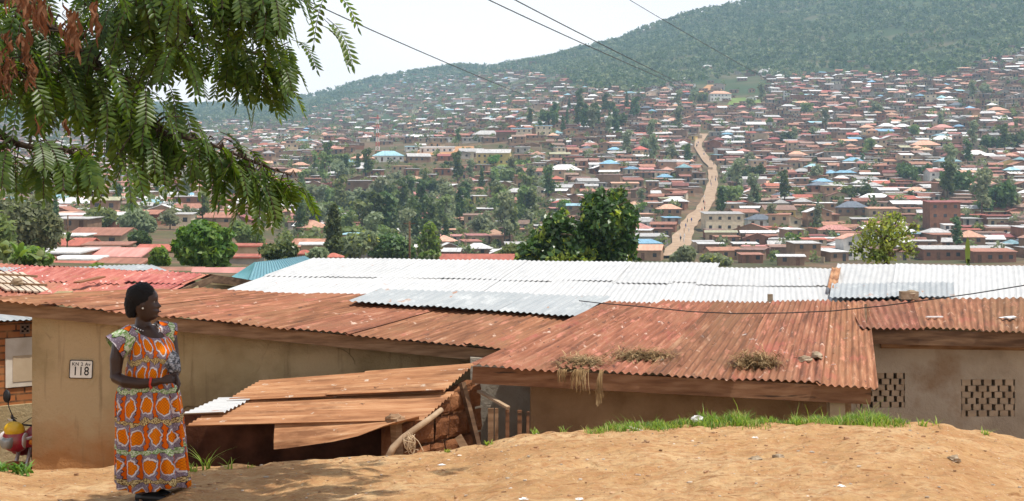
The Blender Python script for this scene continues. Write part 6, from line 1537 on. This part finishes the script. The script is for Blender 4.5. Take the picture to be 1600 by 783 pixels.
# scattered small trees of the town, and the forest on the mountain, each as one mass
def mass(name, lab, pts, mats, ncard, size, seed, conical=.25):
    r_ = np.random.default_rng(seed); n = len(pts); pts = np.array(pts)           # x, y, z, scale
    B = np.array([(0, 0, 3.2, 2.2, 2.2, 1.7), (.9, .3, 4.6, 1.5, 1.5, 1.3), (-.8, -.4, 4.2, 1.6, 1.6, 1.4)])
    sets = [cards(B + r_.normal(size=B.shape) * np.array([.5, .5, .5, .2, .2, .2]), ncard, size, seed + k, .45, 1.4)[0] for k in range(12)]
    ch = r_.integers(0, 12, n); Vs = np.concatenate([sets[c] * p[3] + p[:3] for c, p in zip(ch, pts)])
    mi = np.repeat(r_.integers(0, len(mats), n), ncard)
    o = link(name, npmesh(name, Vs, np.arange(len(Vs)).reshape(-1, 4), mats, mi=mi)); o['kind'] = 'stuff'; o['label'] = lab
pts = []; rd = random.Random(31)
for q in REST + HOUSES:
    pr = .95 if q['Y'] < 1000 else .8 if q['Y'] < 1600 else .9
    if q.get('near'): continue
    if q['px'] > 880 and q['Y'] < 1500: pr *= .45
    for _ in range(2):
        if rd.random() < pr * .5 * (1 + 1.2 * mnoise.noise(Vector((q['x'] * .012, q['y'] * .012, 7)))):
            X, Y = q['x'] + rd.uniform(-9, 9), q['y'] + rd.uniform(3.5, 8); px = 800 + X / Y * F
            if near_road(px, HY - tz(px, Y) / Y * F, 3 * F / Y, 5 * F / Y): continue
            pts.append((X, Y, tz(px, Y) - .6, rd.uniform(.45, 1.0) * (1.35 if q['Y'] > 1300 else 1)))
for k in range(1000):                                  # undergrowth between the trees below the school
    px, py = rd.uniform(440, 870), rd.uniform(255, 408); Y = hit(px, py, 200)
    if Y: pts.append(((px - 800) / F * Y, Y, tz(px, Y) - 1.6, rd.uniform(.3, .75)))
mass('distant_trees', 'small trees and shrubs scattered through the town', pts, [LM['mid'], LM['dark'], LM['grey'], LM['mid']], 60, .85, 3)
pts = []; Yf = 1000.0; rd = random.Random(61)
while Yf < 3600:
    st = 8.5 if Yf < 2500 else 14
    X = -.42 * Yf
    while X < .42 * Yf:
        X += st * rd.uniform(.7, 1.3) * (1.0 if Yf < 1700 else 1.1); Y = Yf + rd.uniform(-.5, .5) * st; px = 800 + X / Y * F
        if not -40 < px < 1640: continue
        z = tz(px, Y); py = HY - z / Y * F
        if py < -40: continue
        fl = forest_line(px)
        if py > fl + 8: continue
        cl = mnoise.fractal(Vector((X * .011, Y * .011, 2)), 1, 2, 3)
        if cl < -.22 and px > 900 and rd.random() < .85: continue
        if py > fl - 6 and rd.random() < .5: continue
        if px < 640 and py < forest_line(px) - 14 and rd.random() < .75: continue
        pts.append((X, Y, z - .8, rd.uniform(.85, 1.6) * (1.25 if Y > 2500 else 1)))
    Yf += st * .9
mass('mountain_forest', 'woodland covering the mountain above the town', pts, [LM['forest'], LM['forest'], LM['grey'], LM['dark'], LM['dark']], 38, 1.3, 9)
print('houses', len(HOUSES), 'rest', len(REST), 'trees', len(TREES), 'forest', len(pts))
# ------------------------------------------------------------------ power lines and poles
def pole(px, py_top, py_foot, Y, lab, arm=True, r_=.11):
    t0, t1 = P(px, py_top, Y), P(px, py_foot, Y); t1.z = min(t1.z, tz(px, Y))
    root = thing('utility_pole', lab, 'utility pole', (t0.x, Y, t1.z)); H = t0.z - t1.z
    mb = MB(); mb.tube([(0, 0, -1), (0, 0, H)], [r_ * 1.3, r_], 8); mb.build('post', M['wood_dark'], root, True, world=False)
    if arm: mb = MB(); mb.bar((-.7, 0, H - .25), (.7, 0, H - .25), .10, .10); mb.build('crossarm', M['wood_dark'], root, world=False)
    return t0
q1 = pole(857, 163, 200, hit(857, 200, 300), 'thin utility pole where the lowest power line ends above the trees', True, .16)
q2 = pole(1098, 148, 172, hit(1098, 172, 300), 'thin utility pole where two power lines end beside the green field', True, .17)
pole(640, 346, 412, 170, 'dark wooden utility pole between trees behind the white roof', True, .12)
pole(106, 336, 372, 200, 'slim utility pole by the big tan gabled house', False, .09)
pole(1597, 285, 312, 560, 'slim utility pole at the end of the olive roofed house', False, .14)
def line(pts, r_, lab):
    n = 28; cp = [Vector(p) for p in pts]; out = []
    for i in range(n + 1):
        t_ = i / n; out.append(cp[0] * (1 - t_) ** 2 + cp[1] * 2 * t_ * (1 - t_) + cp[2] * t_ * t_)
    rr = [r_[0] if not hasattr(r_, '__len__') else lerp(r_[0], r_[1], i / n) for i in range(n + 1)]
    mb = MB(); mb.tube(out, rr, 6); tag(mb.build('power_line', M['black'], smooth=True), lab, 'power line', 'power lines over the valley')
def span(a, b, ctrl, lab, r_=(.012, .14)):
    line([P(*a), P(*ctrl), P(*b)], r_, lab)
span((380, -48, 30), (857, 164, hit(857, 200, 300)), (560, 46, 120), 'power line running down from the hanging branches to the thin pole', (.011, .12))
span((640, -62, 30), (1096, 149, hit(1098, 172, 300)), (800, 25, 120), 'lower one of the two power lines meeting beside the green field', (.011, .13))
span((690, -62, 30), (1100, 148, hit(1098, 172, 300)), (860, 34, 120), 'upper one of the two power lines meeting beside the green field', (.011, .13))
span((930, -34, 40), (1290, 175, 760), (1010, 20, 150), 'faintest power line, crossing the mountain woodland', (.008, .08))

# ------------------------------------------------------------------ the big pinnate leaved tree hanging in at the upper left
frond_mat = leafmat('pinnate_leaf', (.034, .078, .014), (.095, .155, .026), .5, 0, 0, .38, .45)
dead_mat = leafmat('dry_leaf', (.10, .045, .022), (.20, .098, .052), .2, 0, 0, .8, .1)
r_ = np.random.default_rng(12); rdt = random.Random(12)
TB = Vector((-6.2, 8.6, near_z(-6.2, 8.6)))
tree = thing('overhanging_tree', 'large overhanging tree with drooping feathery leaves and brown dry leaf clusters', 'tree', TB)
mb = MB(); mb.tube([TB + Vector((0, 0, -.4)), TB + Vector((.05, 0, 1.2)), TB + Vector((.2, .1, 2.6)), TB + Vector((.45, .2, 4.0))], [.26, .21, .18, .15], 14); mb.build('trunk', bark, tree, True)
FORK = TB + Vector((.25, .1, 2.9))
def curve(pts, n=24):
    pts = [Vector(p) for p in pts]; out = []
    for i in range(n + 1):
        t_ = i / n * (len(pts) - 1); k = min(int(t_), len(pts) - 2); f_ = t_ - k
        p0, p1, p2, p3 = pts[max(k - 1, 0)], pts[k], pts[k + 1], pts[min(k + 2, len(pts) - 1)]
        out.append(.5 * ((2 * p1) + (p2 - p0) * f_ + (2 * p0 - 5 * p1 + 4 * p2 - p3) * f_ ** 2 + (3 * p1 - p0 - 3 * p2 + p3) * f_ ** 3))
    return out
BR = [  # limbs: points in (photo px, py, distance), radius at the start
 ([(-420, -330, 8.6), (-180, -150, 8.5), (30, 10, 8.3), (150, 95, 8.2), (205, 175, 8.05), (260, 208, 7.95), (330, 226, 7.9), (400, 255, 7.85), (455, 274, 7.85)], .022),
 ([(-420, -330, 8.6), (-260, -40, 8.0), (-80, 130, 7.7), (0, 208, 7.6), (40, 228, 7.55), (95, 233, 7.5), (125, 244, 7.5)], .035),
 ([(-420, -330, 8.6), (-150, -300, 8.6), (80, -190, 8.5), (250, -90, 8.3), (380, -45, 8.2), (390, -32, 8.15), (418, -24, 8.15)], .045),
 ([(80, -190, 8.5), (160, -60, 8.8), (260, 30, 8.8), (340, 70, 8.7), (400, 84, 8.6), (432, 98, 8.6)], .03),
 ([(-180, -150, 8.5), (-60, -40, 8.1), (40, 20, 8.0), (110, 60, 7.9), (150, 110, 7.9)], .03),
 ([(-260, -40, 8.0), (-120, 20, 7.8), (-30, 80, 7.7), (20, 110, 7.7)], .025),
 ([(80, -190, 8.5), (180, -120, 8.0), (260, -30, 7.9), (300, 40, 7.9)], .025),
 ([(-420, -330, 8.6), (-60, -420, 8.9), (300, -330, 9.4), (540, -290, 10.2), (700, -250, 10.6), (810, -230, 10.8)], .06),
 ([(540, -290, 10.2), (640, -260, 11.1), (740, -240, 11.5)], .03), ([(540, -290, 10.2), (680, -260, 9.6), (800, -230, 9.4)], .03)]
paths = []
dark_bark = surf('dark_bark', [(.3, (.028, .020, .014)), (.7, (.075, .055, .04))], 5, 6, .95, .1, bump=.5, bscale=14)
for i, (pts, r0) in enumerate(BR):
    cv = curve([P(*p) for p in pts]); 
    if pts[0] == (-420, -330, 8.6): cv = [FORK] + cv
    paths.append(cv); mb = MB(); mb.tube(cv, [r0 * (1 - .82 * k / (len(cv) - 1)) for k in range(len(cv))], 8); mb.build('limb', dark_bark, tree, True)
LV, LQ, LMI = [], [], []
TW = MB()
LEAFLET = np.array([(0, 0), (.30, .5), (.62, .46), (1, 0), (.62, -.46), (.30, -.5)])
nleaf = 0
def frond(base, d0, L, pairs, wleaf, lleaf, mi=0, droop=1.0):
    """one pinnate leaf: curved stalk, paired leaflets, a terminal leaflet"""
    global nleaf
    d = Vector(d0).normalized(); p = Vector(base); step = L / (pairs + 1); pts = [p.copy()]; dirs = [d.copy()]
    for i in range(pairs + 1):
        d = (d + Vector((0, 0, -.115 * droop * (10 / pairs)))).normalized(); p = p + d * step; pts.append(p.copy()); dirs.append(d.copy())
    TW.tube(pts[::3] + [pts[-1]], [.0022] * (len(pts[::3]) + 1), 4, 0, False)
    roll = rdt.uniform(-.9, .9)
    for i in range(2, len(pts)):
        dd = dirs[i]; sd = dd.cross(Vector((0, 0, 1)))
        if sd.length < .1: sd = Vector((math.cos(roll * 3), math.sin(roll * 3), 0))
        sd.normalize(); up = sd.cross(dd)
        sd2 = sd * math.cos(roll * .6) + up * math.sin(roll * .6); up2 = up * math.cos(roll * .6) - sd * math.sin(roll * .6)
        t_ = i / (len(pts) - 1); sc = (.62 + .75 * t_ - .55 * t_ * t_ * t_) * (1.0)
        for s_ in ((-1, 1) if i < len(pts) - 1 else (0,)):
            ax = (dd * rdt.uniform(.42, .62) + sd2 * s_ * .9 - Vector((0, 0, .22)) + up2 * .05).normalized() if s_ else dd
            wv_ = ax.cross(up2 * (1 if s_ >= 0 else 1) + Vector((rdt.uniform(-.25, .25), rdt.uniform(-.25, .25), 0))).normalized()
            o = nleaf * 6
            ll = lleaf * sc * rdt.uniform(.88, 1.1); ww = wleaf * sc
            nb = ax.cross(wv_)
            for u_, w_ in LEAFLET: LV.append(pts[i] + ax * (u_ * ll) + wv_ * (w_ * ww) - nb * (ll * .10 * u_ * u_) + nb * (abs(w_) * ww * .25))
            LQ.append((o, o + 1, o + 2, o + 3)); LQ.append((o, o + 3, o + 4, o + 5)); LMI.extend((mi, mi)); nleaf += 1
def tuft(c, out, n, Lr=(.26, .38), mi=0, spread=.9, droop=1.0, pairs=(9, 12), ll=.072, wl=.0225):
    for k in range(n):
        a = rdt.uniform(0, 6.28); d = Vector(out) * rdt.uniform(.2, .9) + Vector((math.cos(a) * spread, math.sin(a) * spread, rdt.uniform(-.5, .25)))
        frond(c + Vector((rdt.gauss(0, .02), rdt.gauss(0, .02), rdt.gauss(0, .02))), d, rdt.uniform(*Lr), rdt.randint(*pairs), wl, ll, mi, droop)
def along(path, t0, t1, n, side=.25, **kw):
    """leaves carried along a limb, some on short side twigs"""
    for k in range(n):
        t_ = lerp(t0, t1, (k + rdt.random()) / n); f_ = t_ * (len(path) - 1); i = min(int(f_), len(path) - 2); p = lerp(path[i], path[i + 1], f_ - i); d = (path[i + 1] - path[i]).normalized()
        q = p + Vector((rdt.gauss(0, side), rdt.gauss(0, side), rdt.gauss(-.02, side * .5))) * (1 if side else 0)
        TW.tube([p, lerp(p, q, .5) + Vector((0, 0, .03)), q], [.006, .004, .003], 5, 0, False)
        tuft(q, d, 1 if kw.get('single') else rdt.randint(2, 3), **{k_: v_ for k_, v_ in kw.items() if k_ != 'single'})
b0, b1, b2, b3, b4, b5, b6, b7, b8, b9 = paths
along(b0, .50, 1.0, 40, .03, droop=1.5, Lr=(.16, .26), single=True); along(b0, .48, .93, 24, .06, droop=1.6, Lr=(.24, .35))
along(b0, .34, .60, 26, .16, droop=1.5)
along(b1, .62, 1.0, 15, .05, droop=1.3, Lr=(.18, .27)); along(b1, .45, .7, 8, .08, droop=1.4, Lr=(.2, .28))
along(b2, .52, 1.0, 38, .10, droop=1.35, Lr=(.26, .36)); along(b2, .40, .75, 30, .25, droop=1.4)
along(b3, .30, 1.0, 38, .12, droop=1.3, Lr=(.22, .32)); along(b4, .30, 1.0, 22, .16, droop=1.3); along(b5, .35, 1.0, 22, .12, droop=1.3); along(b6, .30, 1.0, 17, .14, droop=1.3)
for path in (b7, b8, b9):                                  # upper crown above the picture, which shades the bank
    along(path, .5 if path is b7 else .15, 1.0, 125, .30, droop=.6, Lr=(.26, .36), pairs=(8, 9), ll=.085, wl=.03)
# fill of the dense upper mass
for k in range(80):
    px = rdt.uniform(-60, 300); py = rdt.uniform(-70, 150) if px < 200 else rdt.uniform(-80, 95)
    if px < 60 and 120 < py: continue
    Y = rdt.uniform(7.9, 9.2); q = P(px, py, Y)
    best = min((p for path in (b0, b2, b3, b4, b5, b6) for p in path), key=lambda p: (p - q).length)
    if (best - q).length > 1.0: continue
    TW.tube([best, lerp(best, q, .5) + Vector((0, 0, .06)), q], [.008, .005, .003], 5, 0, False); tuft(q, (q - best), rdt.randint(2, 4), droop=1.4)
# foliage
cm = npmesh('crown', np.array([tuple(v - TB) for v in LV]), LQ, frond_mat, smooth=False); link('crown', cm, tree)
TW.build('twigs', dark_bark, tree, True)
# hanging brown dry pods and leaves
DV, DQ = [], []
def pod(c, L, w, tw):
    o = len(DV); a = rdt.uniform(0, 3.14); sd = Vector((math.cos(a), math.sin(a), 0)); sway = Vector((rdt.uniform(-.25, .25), rdt.uniform(-.25, .25), -1)).normalized(); ot = Vector((-math.sin(a), math.cos(a), 0))
    for i in range(7):
        t_ = i / 6; ww = w * math.sin(math.pi * (.08 + .9 * t_)) ** .6 * .5; cc = c + sway * L * t_ + ot * (.014 * math.sin(t_ * 5 + tw)); rot = sd * math.cos(tw * t_) + ot * math.sin(tw * t_)
        DV.extend([cc - rot * ww, cc + ot * ww * .35, cc + rot * ww])
    for i in range(6): DQ.extend([(o + 3 * i, o + 3 * i + 1, o + 3 * i + 4, o + 3 * i + 3), (o + 3 * i + 1, o + 3 * i + 2, o + 3 * i + 5, o + 3 * i + 4)])
for cx, cy_, sx2, sy2, n in ((60, 22, 16, 22, 60), (110, 40, 12, 26, 44), (35, -2, 18, 10, 24), (12, 115, 10, 30, 52), (48, 108, 10, 24, 34), (148, 30, 8, 16, 20), (120, 62, 5, 12, 12), (60, 195, 8, 6, 4), (105, 195, 4, 8, 5), (58, 235, 6, 6, 5), (30, 60, 20, 10, 16)):
    DV, DQ = [], []
    for k in range(n): pod(P(rdt.gauss(cx, sx2 * .6), rdt.gauss(cy_, sy2 * .6) - 8, rdt.uniform(7.35, 7.8)), rdt.uniform(.05, .12), rdt.uniform(.014, .026), rdt.uniform(-1.5, 1.5))
    dm = npmesh('dry_leaf_cluster', np.array([tuple(v - TB) for v in DV]), DQ, dead_mat, smooth=True); link('dry_leaf_cluster', dm, tree)
print('leaflets', nleaf)

for o in bpy.context.scene.objects:
    if o.parent is None and o.get('label') and len(o['label'].split()) > 16: print('LONG', o['label'])
